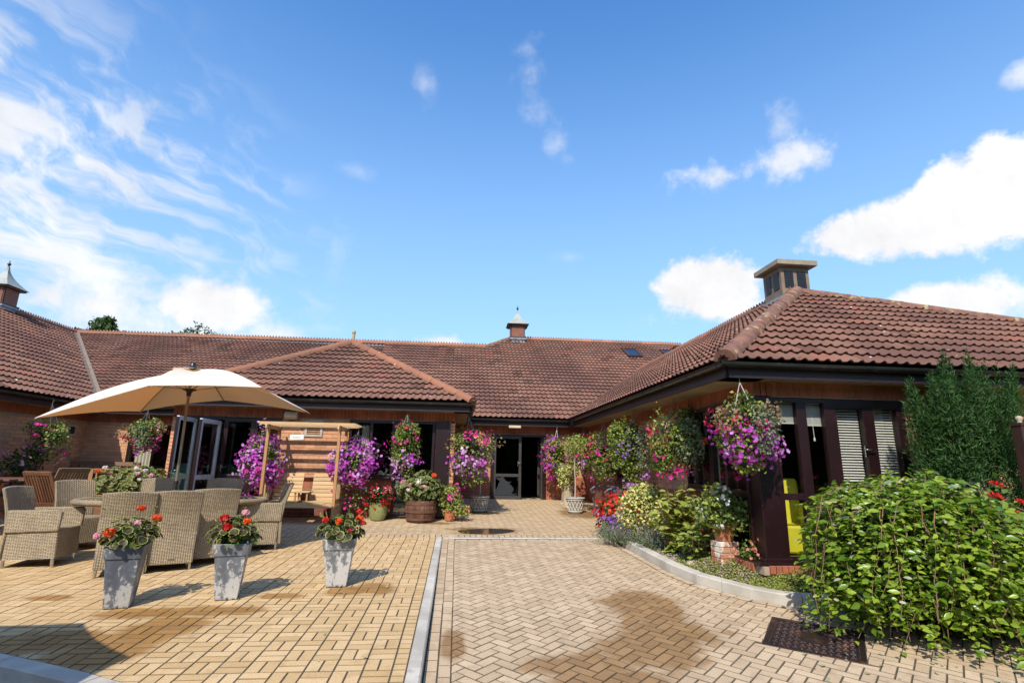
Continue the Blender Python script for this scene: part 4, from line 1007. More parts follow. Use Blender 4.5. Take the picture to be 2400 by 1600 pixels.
# dark rooms behind the glass
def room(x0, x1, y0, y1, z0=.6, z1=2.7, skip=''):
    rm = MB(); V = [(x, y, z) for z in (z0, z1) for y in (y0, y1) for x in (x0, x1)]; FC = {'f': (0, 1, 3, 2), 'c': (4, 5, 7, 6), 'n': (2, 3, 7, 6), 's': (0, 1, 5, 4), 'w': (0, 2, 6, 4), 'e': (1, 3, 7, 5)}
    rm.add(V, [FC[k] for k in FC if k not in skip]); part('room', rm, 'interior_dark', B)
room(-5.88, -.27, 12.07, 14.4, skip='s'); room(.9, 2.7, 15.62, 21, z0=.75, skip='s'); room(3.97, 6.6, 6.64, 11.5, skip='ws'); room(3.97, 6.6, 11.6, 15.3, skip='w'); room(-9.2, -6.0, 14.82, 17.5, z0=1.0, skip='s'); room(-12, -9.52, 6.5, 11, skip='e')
# roof furniture
def cupola(c, h, label):
    t = thing('roof_cupola', label, 'cupola', c, group='louvred cupolas on the ridges')
    ld = MB(); ld.box((0, 0, -.15), (h*1.9, h*1.9, .5)); ld.box((0, 0, .11), (h*2.25, h*2.25, .06)); part('lead_base', ld, 'lead', t)
    sk = MB(); sk.box((0, 0, .16), (h*2.3, h*2.3, .05)); part('base_trim', sk, 'trim_brown', t)
    bd = MB(); bd.box((0, 0, .44), (h*1.9, h*1.9, .52)); part('body', bd, 'trim_brown', t)
    for i in range(6):
        for k, (dx, dy, sx, sy) in enumerate(((0, -h*.96, h*1.66, .02), (0, h*.96, h*1.66, .02), (-h*.96, 0, .02, h*1.66), (h*.96, 0, .02, h*1.66))):
            if k == 1: continue
            s_ = MB(); ax = 'X' if k < 2 else 'Y'; s_.box((dx, dy, .235+i*.082), (sx, sy, .074)); part('louvre_board', s_, 'clad_brown', t)
    ev_ = MB(); ev_.box((0, 0, .70), (h*2.7, h*2.7, .05)); part('eaves', ev_, 'trim_brown', t)
    rfm = MB(); n = 8; V = []
    for i in range(n+1):
        q_ = i/n; r = h*1.42*(1-q_)**1.9+.03; z = .725+.68*q_
        V += [(-r, -r, z), (r, -r, z), (r, r, z), (-r, r, z)]
    rfm.add(V, [(i*4+k, i*4+(k+1) % 4, (i+1)*4+(k+1) % 4, (i+1)*4+k) for i in range(n) for k in range(4)]+[(n*4, n*4+1, n*4+2, n*4+3)]); part('roof', rfm, 'copper_grey', t)
    fm = MB(); fm.lathe([(.03, 1.38), (.035, 1.42), (.015, 1.44), (.05, 1.49), (.045, 1.53), (.012, 1.55), (.012, 1.62), (0, 1.63)], 10); part('finial', fm, 'gutter_black', t, smooth=60)
    return t
cupola((2.38, 21.85, 6.75), .30, 'brown louvred cupola with grey swept roof on the middle ridge')
cupola((-14.3, 17.42, 6.12), .29, 'brown louvred cupola with grey swept roof at the far left')
v = thing('roof_vent', 'square brown louvred roof vent with flat stone cap at the hip peak', 'roof vent', (6.70, 9.91, 4.7))
m_ = MB(); m_.box((0, 0, .26), (.66, .68, .30)); m_.box((0, 0, .12), (.70, .72, .24)); part('lead_flashing', m_, 'lead', v)
m_ = MB(); m_.box((0, 0, .71), (.60, .62, .66)); part('body', m_, 'stucco_brown', v)
m_ = MB(); m_.box((0, 0, 1.09), (.86, .88, .11)); part('cap', m_, 'cap_stone', v, bevel=.01)
for k in range(2):
    for s in (-1, 1):
        lf = MB(); c = (s*.135, -.312, .76) if k == 0 else (-.302, s*.14, .76); d = (.19, .012, .36) if k == 0 else (.012, .19, .36); lf.box(c, d); lo = part('louvre', lf, 'black', v)
        for i in range(8):
            s_ = MB(); z = .60+i*.046; s_.box((c[0]-(.006 if k else 0), c[1]-(0 if k else .006), z), (.17 if k == 0 else .012, .012 if k == 0 else .17, .02), tint=0); part('slat', s_, 'gutter_black', lo)
def skylight(x, y, w_, h_, label, open_=0.):
    z = 3.0+.57*(y-15.1); M = Matrix.Translation((x, y, z+.06)) @ Matrix.Rotation(math.atan(.57), 4, 'X')
    t = thing('skylight', label, 'skylight', M=M, group='skylights on the main roof')
    fr = MB()
    for a, b, c, d in ((-w_/2, w_/2, -h_/2, -h_/2+.09), (-w_/2, w_/2, h_/2-.09, h_/2), (-w_/2, -w_/2+.08, -h_/2+.09, h_/2-.09), (w_/2-.08, w_/2, -h_/2+.09, h_/2-.09)): fr.box(((a+b)/2, (c+d)/2, .03), (b-a, d-c, .10))
    part('frame', fr, 'trim_brown', t); gm = MB(); gm.box((0, 0, .06), (w_-.16, h_-.18, .01)); 
    part('pane', gm, 'glass_dark', t, M=Matrix.Translation((0, h_/2, 0)) @ Matrix.Rotation(open_, 4, 'X') @ Matrix.Translation((0, -h_/2, 0)) if open_ else None)
    bk = MB(); bk.box((0, 0, -.02), (w_-.1, h_-.1, .02)); part('blind', bk, 'lead', t)
skylight(6.95, 20.6, .62, .95, 'closed roof window with dark frame on the main slope'); skylight(8.6, 20.65, .66, .95, 'second roof window half hidden behind the right hand ridge')
# ================================================================== TERRACE FURNITURE
m_, t_, b_ = newmat('canopy'); b_.inputs['Base Color'].default_value = (.84, .79, .70, 1); b_.inputs['Roughness'].default_value = .85
tl_ = t_.node('ShaderNodeBsdfTranslucent'); tl_.inputs[0].default_value = (.80, .47, .17, 1); mx_ = t_.node('ShaderNodeMixShader'); mx_.inputs[0].default_value = .42
t_.l.new(b_.outputs[0], mx_.inputs[1]); t_.l.new(tl_.outputs[0], mx_.inputs[2]); t_.l.new(mx_.outputs[0], t_.n['Material Output'].inputs[0])
def sheet(pts, uvs, nx, nz, th, nrm):
    """closed slab from a grid of points (nz rows of nx) with thickness th along nrm(i)"""
    mb = MB(); n = nx*nz; V = [Vector(p) for p in pts]; W2 = [Vector(p)+Vector(nrm)*th for p in pts]
    F = []; U = []
    for j in range(nz-1):
        for i in range(nx-1):
            q_ = (j*nx+i, j*nx+i+1, (j+1)*nx+i+1, (j+1)*nx+i); F.append(q_); U.append([uvs[k] for k in q_])
            r = tuple(n+k for k in reversed(q_)); F.append(r); U.append([uvs[k-n] for k in r])
    def rim(seq):
        for a, b in zip(seq, seq[1:]): F.append((b, a, n+a, n+b)); U.append([uvs[b], uvs[a], (uvs[a][0]+th, uvs[a][1]+th), (uvs[b][0]+th, uvs[b][1]+th)])
    rim(list(range(nx))); rim([(nz-1)*nx+i for i in reversed(range(nx))]); rim([j*nx for j in reversed(range(nz))]); rim([j*nx+nx-1 for j in range(nz)])
    return mb.add(V+W2, F, U)
def wicker_chair(name, arms=True):
    t = thing(name, 'x', 'chair')
    # skirt under the seat
    mb = MB(); prof = [(.285, .09), (.275, .30), (.27, .425)]
    V = []; F = []; U = []
    for w_, z in prof: V += [(-w_, -.28, z), (w_, -.28, z), (w_, .31-(.285-w_), z), (-w_, .31-(.285-w_), z)]
    per = [0, .57, 1.16, 1.73, 2.32]
    for i in range(2):
        for k in range(4): F.append((i*4+k, i*4+(k+1) % 4, (i+1)*4+(k+1) % 4, (i+1)*4+k)); U.append([(per[k], prof[i][1]), (per[k+1], prof[i][1]), (per[k+1], prof[i+1][1]), (per[k], prof[i+1][1])])
    F.append((8, 9, 10, 11)); U.append([(0, 0), (.54, 0), (.54, .57), (0, .57)]); mb.add(V, F, U); part('seat', mb, 'wicker', t, bevel=.025)
    nx, nz = 9, 14; P = []; UV = []
    key = [(-.305, .085), (-.298, .30), (-.295, .46), (-.325, .65), (-.375, .82), (-.42, .945)]
    def yz(s):
        x = s*(len(key)-1); i = min(int(x), len(key)-2); f = x-i; a, b = key[i], key[i+1]; return a[0]+(b[0]-a[0])*f, a[1]+(b[1]-a[1])*f
    for j in range(nz):
        s = j/(nz-1); y, z = yz(s); hw = .275+.03*s
        for i in range(nx):
            q_ = -1+2*i/(nx-1); P.append((q_*hw, y-.035+.055*q_*q_*s, z-.02*q_*q_*s*s)); UV.append((q_*hw, z*1.03))
    part('backrest', sheet(P, UV, nx, nz, .045, (0, 1, 0)), 'wicker', t, bevel=.016)
    if arms:
        for sx in (-1, 1):
            prof2 = [(-.30, .40), (.30, .40), (.325, .62), (.29, .655), (-.30, .665)]
            mb = MB(); x0 = sx*.275-.025; A = [(x0, y, z) for y, z in prof2]; mb.prism(A, (.05, 0, 0), tint=0.); mb.hasuv = True; mb.uv = [[(mb.v[k][1], mb.v[k][2]) for k in q_] for q_ in mb.f]; part('arm', mb, 'wicker', t, bevel=.018)
    for sx in (-1, 1):
        for y in (-.27, .27):
            lg = MB(); lg.tube([(sx*.25, y, 0), (sx*.25, y, .02)], .016, 8); lg.tube([(sx*.25, y, .018), (sx*.25, y, .12)], .020, 8); part('leg', lg, 'chrome', t, smooth=40)
    bg_ = MB(); bg_.box((.02, -.343, .145), (.075, .004, .022)); part('badge', bg_, 'chrome', t)
    return t
arm0 = wicker_chair('wicker_armchair'); side0 = wicker_chair('wicker_chair', arms=False)
used = set()
def place(src, x, y, rz, label, group='wicker chairs round the oval table'):
    o = src if src.name not in used else copy_tree(src)
    used.add(src.name); o.location = (x, y, tz(x, y)); o.rotation_euler = (R_(1.9), 0, rz); o.scale = (.90, .95, 1); o['label'] = label; o['group'] = group
    return o
arm0.rotation_mode = side0.rotation_mode = 'XYZ'
place(arm0, -3.90, 7.20, R_(25), 'wicker armchair seen from behind, directly behind the darkest zinc planter')
place(arm0, -3.50, 7.44, R_(26), 'wicker armchair seen from behind, middle one of the three with backs to the camera')
place(arm0, -3.22, 7.80, R_(30), 'wicker armchair seen from behind, with a curved shadow, behind the middle zinc planter')
place(arm0, -2.90, 8.64, R_(114), 'wicker armchair at the right end of the oval table, turned sideways near the arbour')
place(side0, -5.33, 8.72, R_(-118), 'armless wicker chair at the left end of the oval table')
place(arm0, -5.10, 7.62, R_(-84), 'wicker armchair seen side on, cut off by the left edge of the picture')
place(arm0, -4.72, 9.30, R_(197), 'shaded wicker armchair behind the table, beside the trough of geraniums')
place(arm0, -3.76, 9.45, R_(199), 'shaded wicker armchair behind the table, below the open glass doors')
# oval table
TC = (-3.93, 8.32); TA = R_(17); t = thing('oval_table', 'oval wicker dining table with dark glass top under the parasol', 'table', (TC[0], TC[1], tz(*TC)), TA)
n = 48; a_, b_ = 1.20, .60
ring = lambda da, z: [((a_+da)*math.copysign(abs(math.cos(2*math.pi*k/n))**.9, math.cos(2*math.pi*k/n)), (b_+da)*math.copysign(abs(math.sin(2*math.pi*k/n))**.9, math.sin(2*math.pi*k/n)), z) for k in range(n)]
mb = MB(); rings = [ring(-.10, .716), ring(-.09, .728), ring(-.03, .733), ring(0, .712), ring(.004, .685), ring(-.03, .655), ring(-.12, .65)]
per = [2*math.pi*k/n*.95 for k in range(n+1)]
V = [p for r in rings for p in r]; F = []; U = []
for i in range(len(rings)-1):
    for k in range(n): F.append(((i+1)*n+k, (i+1)*n+(k+1) % n, i*n+(k+1) % n, i*n+k)); U.append([(per[k], (i+1)*.04), (per[k+1], (i+1)*.04), (per[k+1], i*.04), (per[k], i*.04)])
mb.add(V, F, U); part('rim', mb, 'wicker', t, smooth=60)
mb = MB(); mb.add(ring(-.102, .720)+ring(-.102, .706), [tuple(range(n)), tuple(reversed(range(n, 2*n)))]); part('glass_top', mb, 'glass_table', t)
mb = MB(); mb.add(ring(-.11, .695), [tuple(range(n))]); part('weave_under_glass', mb, 'wicker', t)
for s in (-1, 1):
    mb = MB(); mb.box((s*.55, 0, .33), (.34, .42, .66)); part('pedestal', mb, 'wicker', t, bevel=.02)
# parasol
PV = dict(L=(-5.45, 7.54, 2.20), N1=(-4.07, 7.42, 2.65), N2=(-2.60, 7.31, 2.66), R=(-2.47, 9.28, 2.50), RR=(-3.92, 9.39, 2.69), RL=(-5.28, 9.52, 2.48))
def parasol(name, label, A, verts, pole_foot, bulge=.11):
    t = thing(name, label, 'parasol', pole_foot, world=True); A = Vector(A); n = len(verts); V3 = [Vector(v_) for v_ in verts]
    mb = MB(); S_, T_ = 9, 10; top = []; 
    for k in range(n):
        p, q_ = V3[k], V3[(k+1) % n]
        for i in range(S_+1):
            s = i/S_
            for j in range(T_+1):
                tt = j/T_; e = p.lerp(q_, tt); c = 4*tt*(1-tt)
                Q = e.lerp(A, .055*c); Q.z += .0*c
                pt = A.lerp(Q, s); pt.z += bulge*math.sin(math.pi*s)*(1-.45*c)-.035*c*s*(1-s)*2
                top.append(pt)
    m = (S_+1)*(T_+1); F = []
    for k in range(n):
        for i in range(S_):
            for j in range(T_):
                a = k*m+i*(T_+1)+j; F.append((a, a+T_+1, a+T_+2, a+1))
    low = [p-Vector((0, 0, .006)) for p in top]; N_ = len(top)
    F2 = [tuple(N_+v_ for v_ in reversed(q_)) for q_ in F]
    for k in range(n):
        for j in range(T_): a = k*m+S_*(T_+1)+j; F2.append((a, N_+a, N_+a+1, a+1))
    mb.add(top+low, F+F2); cn = part('canopy', mb, 'canopy', t, smooth=50)
    vf = MB(); V = []
    for k in range(n*2):
        e = V3[(k//2) % n] if k % 2 == 0 else (V3[k//2]+V3[(k//2+1) % n])/2
        d = (e-A); d.z = 0; d.normalize(); V.append(A+d*.26+Vector((0, 0, -.006+(.010 if k % 2 else 0))))
    V.append(A+Vector((0, 0, .045))); vf.add(V, [(2*n, k, (k+1) % (2*n)) for k in range(2*n)]); part('vent_flap', vf, 'canopy', cn)
    pf = Vector(pole_foot); pm = MB(); pm.tube([pf+Vector((0, 0, .02)), A+Vector((0, 0, .06))], .020, 12); part('pole', pm, 'pole_metal', t, smooth=50)
    hb = MB(); hub = pf.lerp(A, (A.z-.34-pf.z)/(A.z-pf.z)); hb.lathe([(.0, -.05), (.032, -.05), (.034, .0), (.055, .03), (.055, .05), (.0, .05)], 12, hub); 
    for v_ in V3: d = (v_-A); d.z = 0; d.normalize(); hb.bar(hub+Vector((0, 0, .03)), hub+d*.09+Vector((0, 0, .05)), .018, .025)
    part('hub', hb, 'black', t)
    for v_ in V3:
        rb = MB(); pts = []
        for i in range(8):
            s = i/7; p = A.lerp(v_, s); p.z += bulge*math.sin(math.pi*s)-.018; pts.append(p)
        rb.tube(pts, .008, 6); ro = part('rib', rb, 'pole_metal', t, smooth=50)
        sm = MB(); d = (v_-A); d.z = 0; d.normalize(); sm.tube([hub+d*.08+Vector((0, 0, .05)), pts[3]-Vector((0, 0, .01))], .006, 6); part('strut', sm, 'pole_metal', ro, smooth=50)
    fi = MB(); fi.lathe([(.045, .02), (.05, .035), (.036, .115), (.02, .125), (0, .125)], 12, A); part('finial', fi, 'gutter_black', t, smooth=50)
    ck = MB(); cpt = pf.lerp(A, .35); ck.tube([cpt-Vector((0, 0, .06)), cpt+Vector((0, 0, .06))], .03, 10); ck.tube([cpt, cpt+Vector((.07, -.03, 0)), cpt+Vector((.07, -.03, -.06))], .008, 6); part('crank', ck, 'black', t)
    bs = MB(); bs.lathe([(0, .09), (.05, .09), (.06, .3), (.03, .32), (.03, .1), (.25, .07), (.27, .02), (.27, .0)], 20, pf); part('base', bs, 'gutter_black', t, smooth=40)
    return t
parasol('parasol', 'cream rectangular parasol open over the wicker dining table', (-4.02, 8.40, 3.02), [PV[k] for k in ('L', 'N1', 'N2', 'R', 'RR', 'RL')], (-3.98, 8.36, tz(-3.98, 8.36)))
o2 = []
for k in range(8): a = 2*math.pi*(k+.5)/8; o2.append((-4.36+1.48*math.cos(a), 2.02+1.48*math.sin(a), 2.38))
parasol('parasol', 'second cream round parasol, unseen, added to cast a shadow on the front corner of the terrace', (-4.36, 2.02, 2.85), o2, (-4.36, 2.02, .1))  # out-of-view parasol added to cast the shadow on the terrace corner
# ------------------------------------------------------------------ wooden arbour
AX0, AX1, AYF, AYB = -3.64, -2.29, 10.88, 11.52; az_ = lambda y: .05*y
A_ = thing('garden_arbour', 'pale timber arbour with two slatted seats and a slatted roof against the wall', 'arbour', ((AX0+AX1)/2, 11.2, az_(11.2)), world=True)
for x in (AX0, AX1):
    for y in (AYF, AYB):
        m_ = MB(); m_.bar((x, y, az_(y)), (x, y, 2.40), .055, .055, (0, 1, 0)); part('post', m_, 'wood_mid', A_, bevel=.004)
    m_ = MB(); m_.bar((x, AYF-.16, 2.36), (x, AYB+.14, 2.36), .035, .075); part('side_beam', m_, 'wood_pale', A_, bevel=.004)
    for z in (.98, 1.36):
        m_ = MB(); m_.bar((x, AYF, z), (x, AYB, z), .03, .05); part('side_rail', m_, 'wood_mid', A_)
    for i in range(5):
        y = AYF+.09+i*.115; m_ = MB(); m_.bar((x, y, .68), (x, y, 1.36), .02, .055, (0, 1, 0)); part('side_slat', m_, 'wood_pale', A_)
for i in range(5):
    y = AYF-.07+i*.175; m_ = MB()
    m_.prism([(AX0-.20, y, 2.425), (AX0-.12, y, 2.40), (AX1+.22, y, 2.40), (AX1+.30, y, 2.425), (AX1+.30, y, 2.452), (AX0-.20, y, 2.452)], (0, .036, 0)); m_.hasuv = True; m_.uv = [[(m_.v[k][0], m_.v[k][2]+m_.v[k][1]) for k in q_] for q_ in m_.f]; part('roof_slat', m_, 'wood_pale', A_)
m_ = MB(); m_.bar((AX0+.03, AYF, .90), (AX1-.03, AYF, .90), .03, .10); part('front_rail', m_, 'wood_pale', A_, bevel=.004)
m_ = MB(); m_.bar((AX0+.03, AYB, .90), (AX1-.03, AYB, .90), .03, .10); part('back_rail', m_, 'wood_mid', A_)
for s, xc in ((0, AX0+.36), (1, AX1-.30)):
    w_ = .30
    for i in range(5):
        y = AYF+.03+i*.095; m_ = MB(); m_.box((xc, y, .955), (w_*2-.04, .085, .02)); part('seat_slat', m_, 'wood_pale', A_, bevel=.003)
    for i in range(7):
        f = i/6; m_ = MB(); m_.box((xc+(.02 if s else -.02), AYF+.47+f*.11, .99+f*.45), (w_*2-.06, .02, .068), Matrix.Rotation(-.24, 3, 'X')); part('back_slat', m_, 'wood_pale', A_, bevel=.003)
    for dx in (-.2, .2):
        m_ = MB(); m_.bar((xc+dx, AYF+.50, .93), (xc+dx, AYF+.62, 1.44), .03, .03, (1, 0, 0)); part('back_support', m_, 'wood_mid', A_)
    m_ = MB(); V = []                  # wavy apron board
    for i in range(13): x = xc-w_+.02+(2*w_-.04)*i/12; V.append((x, AYF-.022, .935-.02*math.sin(i*1.05)))
    V2 = [(xc+w_-.02, AYF-.022, .975), (xc-w_+.02, AYF-.022, .975)]; m_.prism(V+V2, (0, .02, 0)); m_.hasuv = True; m_.uv = [[(m_.v[k][0], m_.v[k][2]) for k in q_] for q_ in m_.f]; part('apron', m_, 'wood_pale', A_)
xm = (AX0+.36+AX1-.30)/2
for i in range(4): m_ = MB(); m_.box((xm, AYF+.12+i*.085, 1.135), (.30, .075, .02)); part('table_slat', m_, 'wood_pale', A_, bevel=.003)
for dx in (-.11, .11):
    for y in (AYF+.12, AYF+.36): m_ = MB(); m_.bar((xm+dx, y, .93), (xm+dx, y, 1.125), .03, .03, (0, 1, 0)); part('table_leg', m_, 'wood_mid', A_)
sg = thing('hanging_sign', 'small white painted plaque hanging by a string from the arbour roof', 'sign', (-3.10, AYF+.02, 2.36), world=True)
m_ = MB(); m_.box((-3.10, AYF+.02, 2.165), (.26, .014, .095), Matrix.Rotation(-.06, 3, 'Y')); part('board', m_, 'sign_paint', sg, bevel=.003)
m_ = MB(); m_.tube([(-3.20, AYF+.02, 2.20), (-3.10, AYF+.02, 2.37), (-3.0, AYF+.02, 2.21)], .004, 5); part('string', m_, 'sign_paint', sg)
m_ = MB()
for i in range(7): m_.box((-3.17+i*.022, AYF+.011, 2.163+.006*math.sin(i*2.2)), (.012, .002, .022 if i % 3 else .03))
part('lettering', m_, 'vent_metal', sg)
# umbrella-like dark pole against the wall
m_ = MB(); m_.tube([(-2.28, 11.74, 1.35), (-2.22, 11.76, 1.83)], .016, 8); o = part('folded_pole', m_, 'black'); o['label'] = 'short black pole leaning on the wall inside the arbour'; o['category'] = 'pole'
# ------------------------------------------------------------------ teak folding chairs, table, bench, armchair at the far left
def folding_chair(name, label, x, y, rz, mat='wood_teak'):
    t = thing(name, label, 'chair', (x, y, gz(x, y)), rz, 'wooden folding chairs')
    m_ = MB(); 
    for s in (-1, 1):
        m_ = MB(); m_.bar((s*.23, .22, 0), (s*.23, -.30, 1.0), .025, .04, (1, 0, 0)); part('back_leg', m_, mat, t)
        m_ = MB(); m_.bar((s*.20, -.24, 0), (s*.20, .22, .46), .025, .04, (1, 0, 0)); part('leg', m_, mat, t)
    for z in (.50, .98):
        yy = .22-.52*z; m_ = MB(); m_.box((0, yy, z), (.44, .022, .06), Matrix.Rotation(.48, 3, 'X')); part('back_rail', m_, mat, t)
    for i in range(9):
        x_ = -.19+i*.0475; m_ = MB(); m_.bar((x_, -.05, .52), (x_, -.28, .96), .026, .012, (0, 1, 0)); part('back_slat', m_, mat, t)
    for i in range(7):
        m_ = MB(); m_.box((0, -.14+i*.06, .44), (.40, .045, .018)); part('seat_slat', m_, mat, t)
    return t
folding_chair('folding_chair', 'dark slatted wooden folding chair with its back turned, in front of the shaded table', -6.35, 9.45, R_(-12))
folding_chair('folding_chair', 'slatted wooden folding chair facing sideways behind the darker one', -6.88, 10.45, R_(62), 'wood_bench')
rt = thing('round_garden_table', 'shaded wooden table top cut off by the left edge of the picture', 'table', (-7.45, 9.75, gz(-7.45, 9.75)))
for i in range(13):
    x_ = -.6+i*.1; h_ = math.sqrt(max(.02, .66**2-x_**2)); m_ = MB(); m_.box((x_, 0, .86), (.088, 2*h_, .025)); part('top_slat', m_, 'wood_teak', rt)
for s in (-1, 1):
    m_ = MB(); m_.bar((s*.35, -.35, 0), (-s*.35, .35, .84), .04, .06); part('leg', m_, 'wood_teak', rt); m_ = MB(); m_.bar((s*.35, .35, 0), (-s*.35+.06, -.35, .84), .04, .06); part('leg', m_, 'wood_teak', rt)
def bench(name, label, x, y, rz, L, mat):
    t = thing(name, label, 'bench', (x, y, gz(x, y)), rz)
    for s in (-1, 1):
        m_ = MB(); m_.bar((s*(L/2-.03), -.28, 0), (s*(L/2-.03), -.34, .92), .06, .06, (1, 0, 0)); part('back_leg', m_, mat, t)
        m_ = MB(); m_.bar((s*(L/2-.03), .24, 0), (s*(L/2-.03), .24, .63), .06, .06, (1, 0, 0)); part('leg', m_, mat, t)
        m_ = MB(); m_.box((s*(L/2-.03), -.02, .645), (.075, .62, .03)); part('arm', m_, mat, t)
    for i in range(5): m_ = MB(); m_.box((0, -.2+i*.105, .43), (L-.1, .09, .022)); part('seat_slat', m_, mat, t)
    m_ = MB(); m_.box((0, .25, .38), (L-.12, .03, .08)); part('apron', m_, mat, t)
    m_ = MB(); m_.bar((-(L/2-.06), -.34, .88), (L/2-.06, -.34, .88), .03, .09); part('top_rail', m_, mat, t)
    m_ = MB(); m_.bar((-(L/2-.06), -.31, .52), (L/2-.06, -.31, .52), .03, .06); part('lower_rail', m_, mat, t)
    k = int((L-.2)/.14)
    for i in range(k): x_ = -(L-.24)/2+(L-.24)*i/(k-1); m_ = MB(); m_.bar((x_, -.312, .55), (x_, -.335, .84), .065, .018, (1, 0, 0)); part('back_slat', m_, mat, t)
    return t
bench('garden_bench', 'long wooden slatted bench in the shade against the far left walls', -8.55, 13.95, R_(180), 1.7, 'wood_bench')
bench('garden_armchair', 'small wooden slatted garden seat beside the trough of geraniums', -6.72, 11.6, R_(215), .75, 'wood_mid')
bench('patio_bench', 'wooden garden seat standing below the left window, mostly behind flowers', -5.95, 13.4, R_(180), .8, 'wood_mid')
# ================================================================== PLANTS
def geranium_planter(x, y, rz, label, H, wt, wb, mat, nleaf, heads, seed, group='zinc planters along the terrace'):
    """tapered square planter; leaves and flower heads are single pieces"""
    t = thing('geranium_planter', label, 'planter', (x, y, tz(x, y)), rz, group)
    m_ = MB(); lip = .115
    def sq(w_, z): return [(-w_/2, -w_/2, z), (w_/2, -w_/2, z), (w_/2, w_/2, z), (-w_/2, w_/2, z)]
    V = sq(wb, 0)+sq(wt-.025, H-lip); m_.add(V, [(0, 3, 2, 1)]+[(k, (k+1) % 4, 4+(k+1) % 4, 4+k) for k in range(4)]); po = part('pot', m_, mat, t, bevel=.006)
    m_ = MB(); V = sq(wt-.03, H-lip)+sq(wt-.005, H-lip)+sq(wt+.02, H)+sq(wt-.02, H)+sq(wt-.03, H-.05)
    m_.add(V, [(i*4+k, i*4+(k+1) % 4, (i+1)*4+(k+1) % 4, (i+1)*4+k) for i in range(4) for k in range(4)]); part('rim', m_, mat, po, bevel=.005)
    m_ = MB(); m_.add(sq(wt-.03, H-.04), [(0, 1, 2, 3)]); part('soil', m_, 'soil', t)
    rg = random.Random(seed); lm = MB(); lm.add(RLEAF[0], RLEAF[1], [[RLEAF[2][k] for k in q_] for q_ in RLEAF[1]]); me = lm.mesh('leaf', 'leaf_zoned', 60)
    R0 = wt*.74
    for i in range(nleaf):
        f = (i+.5)/nleaf; a = rg.uniform(0, 2*math.pi); el_ = math.asin(1-1.12*f) if f < .96 else -.12
        d = Vector((math.cos(a)*math.cos(el_), math.sin(a)*math.cos(el_), math.sin(el_))); rr = R0*rg.uniform(.78, 1.12)
        p = Vector((0, 0, H+.04))+Vector((d.x*rr, d.y*rr, d.z*rr*.82)); nrm = (d+Vector((0, 0, .55))+Vector((rg.uniform(-.4, .4), rg.uniform(-.4, .4), rg.uniform(-.2, .3)))).normalized()
        q_ = nrm.to_track_quat('Z', 'Y').to_matrix() @ Matrix.Rotation(rg.uniform(0, 6.28), 3, 'Z'); s = rg.uniform(.028, .05)
        link('leaf', me, t, Matrix.Translation(p) @ q_.to_4x4() @ Matrix.Diagonal((s, s, s, 1)))
    st = MB()
    inner = [((0, 0, H+.06), (R0*.8, R0*.8, R0*.6), 1)]
    foliage('inner_leaves', inner, 260, .055, 'leaf_mid', t, shell=.3, seed=seed)
    for (hx, hy, hz, col, s) in heads:
        p = Vector((hx, hy, H+hz)); st.tube([(hx*.3, hy*.3, H+.02), (hx*.8, hy*.8, H+hz*.6), p], .004, 5)
        flower_head(p, s*.84, col, t, seed)
    for i in range(6):
        a = rg.uniform(0, 6.28); r = R0*rg.uniform(.9, 1.3); z = rg.uniform(.18, .36); st.tube([(0, 0, H), (math.cos(a)*r*.6, math.sin(a)*r*.6, H+z*.7), (math.cos(a)*r, math.sin(a)*r, H+z)], .003, 5)
        for k in range(5): st.tube([(math.cos(a)*r, math.sin(a)*r, H+z), (math.cos(a)*r+rg.uniform(-.02, .02), math.sin(a)*r+rg.uniform(-.02, .02), H+z+rg.uniform(.0, .02))], .004, 4)
    part('stems', st, 'leaf_light', t)
    return t
def flower_head(p, s, col, parent, seed=0):
    rg = np.random.default_rng(abs(hash((round(p[0], 3), round(p[1], 3), seed))) % 99999); N = 30
    d = rg.normal(size=(N, 3)); d[:, 2] = d[:, 2]*.7+.15; d /= np.linalg.norm(d, axis=1, keepdims=True)
    return scatter('flower_head', FLOWER[0], FLOWER[1], frames(d+rg.normal(size=d.shape)*.25), np.array(p)+d*s*np.array([1, 1, .75]), s*.55*rg.uniform(.8, 1.2, N), 'petal_'+col, parent)
geranium_planter(-3.10, 5.78, R_(16), 'tapered zinc planter of geraniums, darkest grey of the three along the terrace', .55, .30, .20, 'zinc', 85, [(-.22, -.12, .10, 'pink', .042), (-.13, -.17, .13, 'orange', .05), (.06, -.1, .20, 'pink', .036), (.05, .0, .33, 'orange', .038), (.20, .0, .24, 'orange', .042)], 1)
geranium_planter(-2.23, 6.04, R_(14), 'tapered weathered zinc planter of geraniums, middle one of the three', .53, .31, .20, 'zinc_pale', 80, [(-.10, -.1, .24, 'red', .045), (-.06, -.16, .16, 'red', .045), (.08, -.05, .29, 'pink', .038), (.11, -.1, .21, 'orange', .04)], 2)
geranium_planter(-1.26, 6.52, R_(6), 'tapered whitened zinc planter of geraniums, nearest the driveway kerb', .50, .33, .21, 'zinc_white', 80, [(-.17, -.1, .20, 'red', .038), (-.02, -.16, .19, 'orange', .04), (.20, -.08, .22, 'orange', .04), (.18, .06, .27, 'red', .035), (.12, -.18, .10, 'crimson', .04), (.24, -.1, .16, 'red', .032), (-.2, .05, .3, 'crimson', .02)], 3)
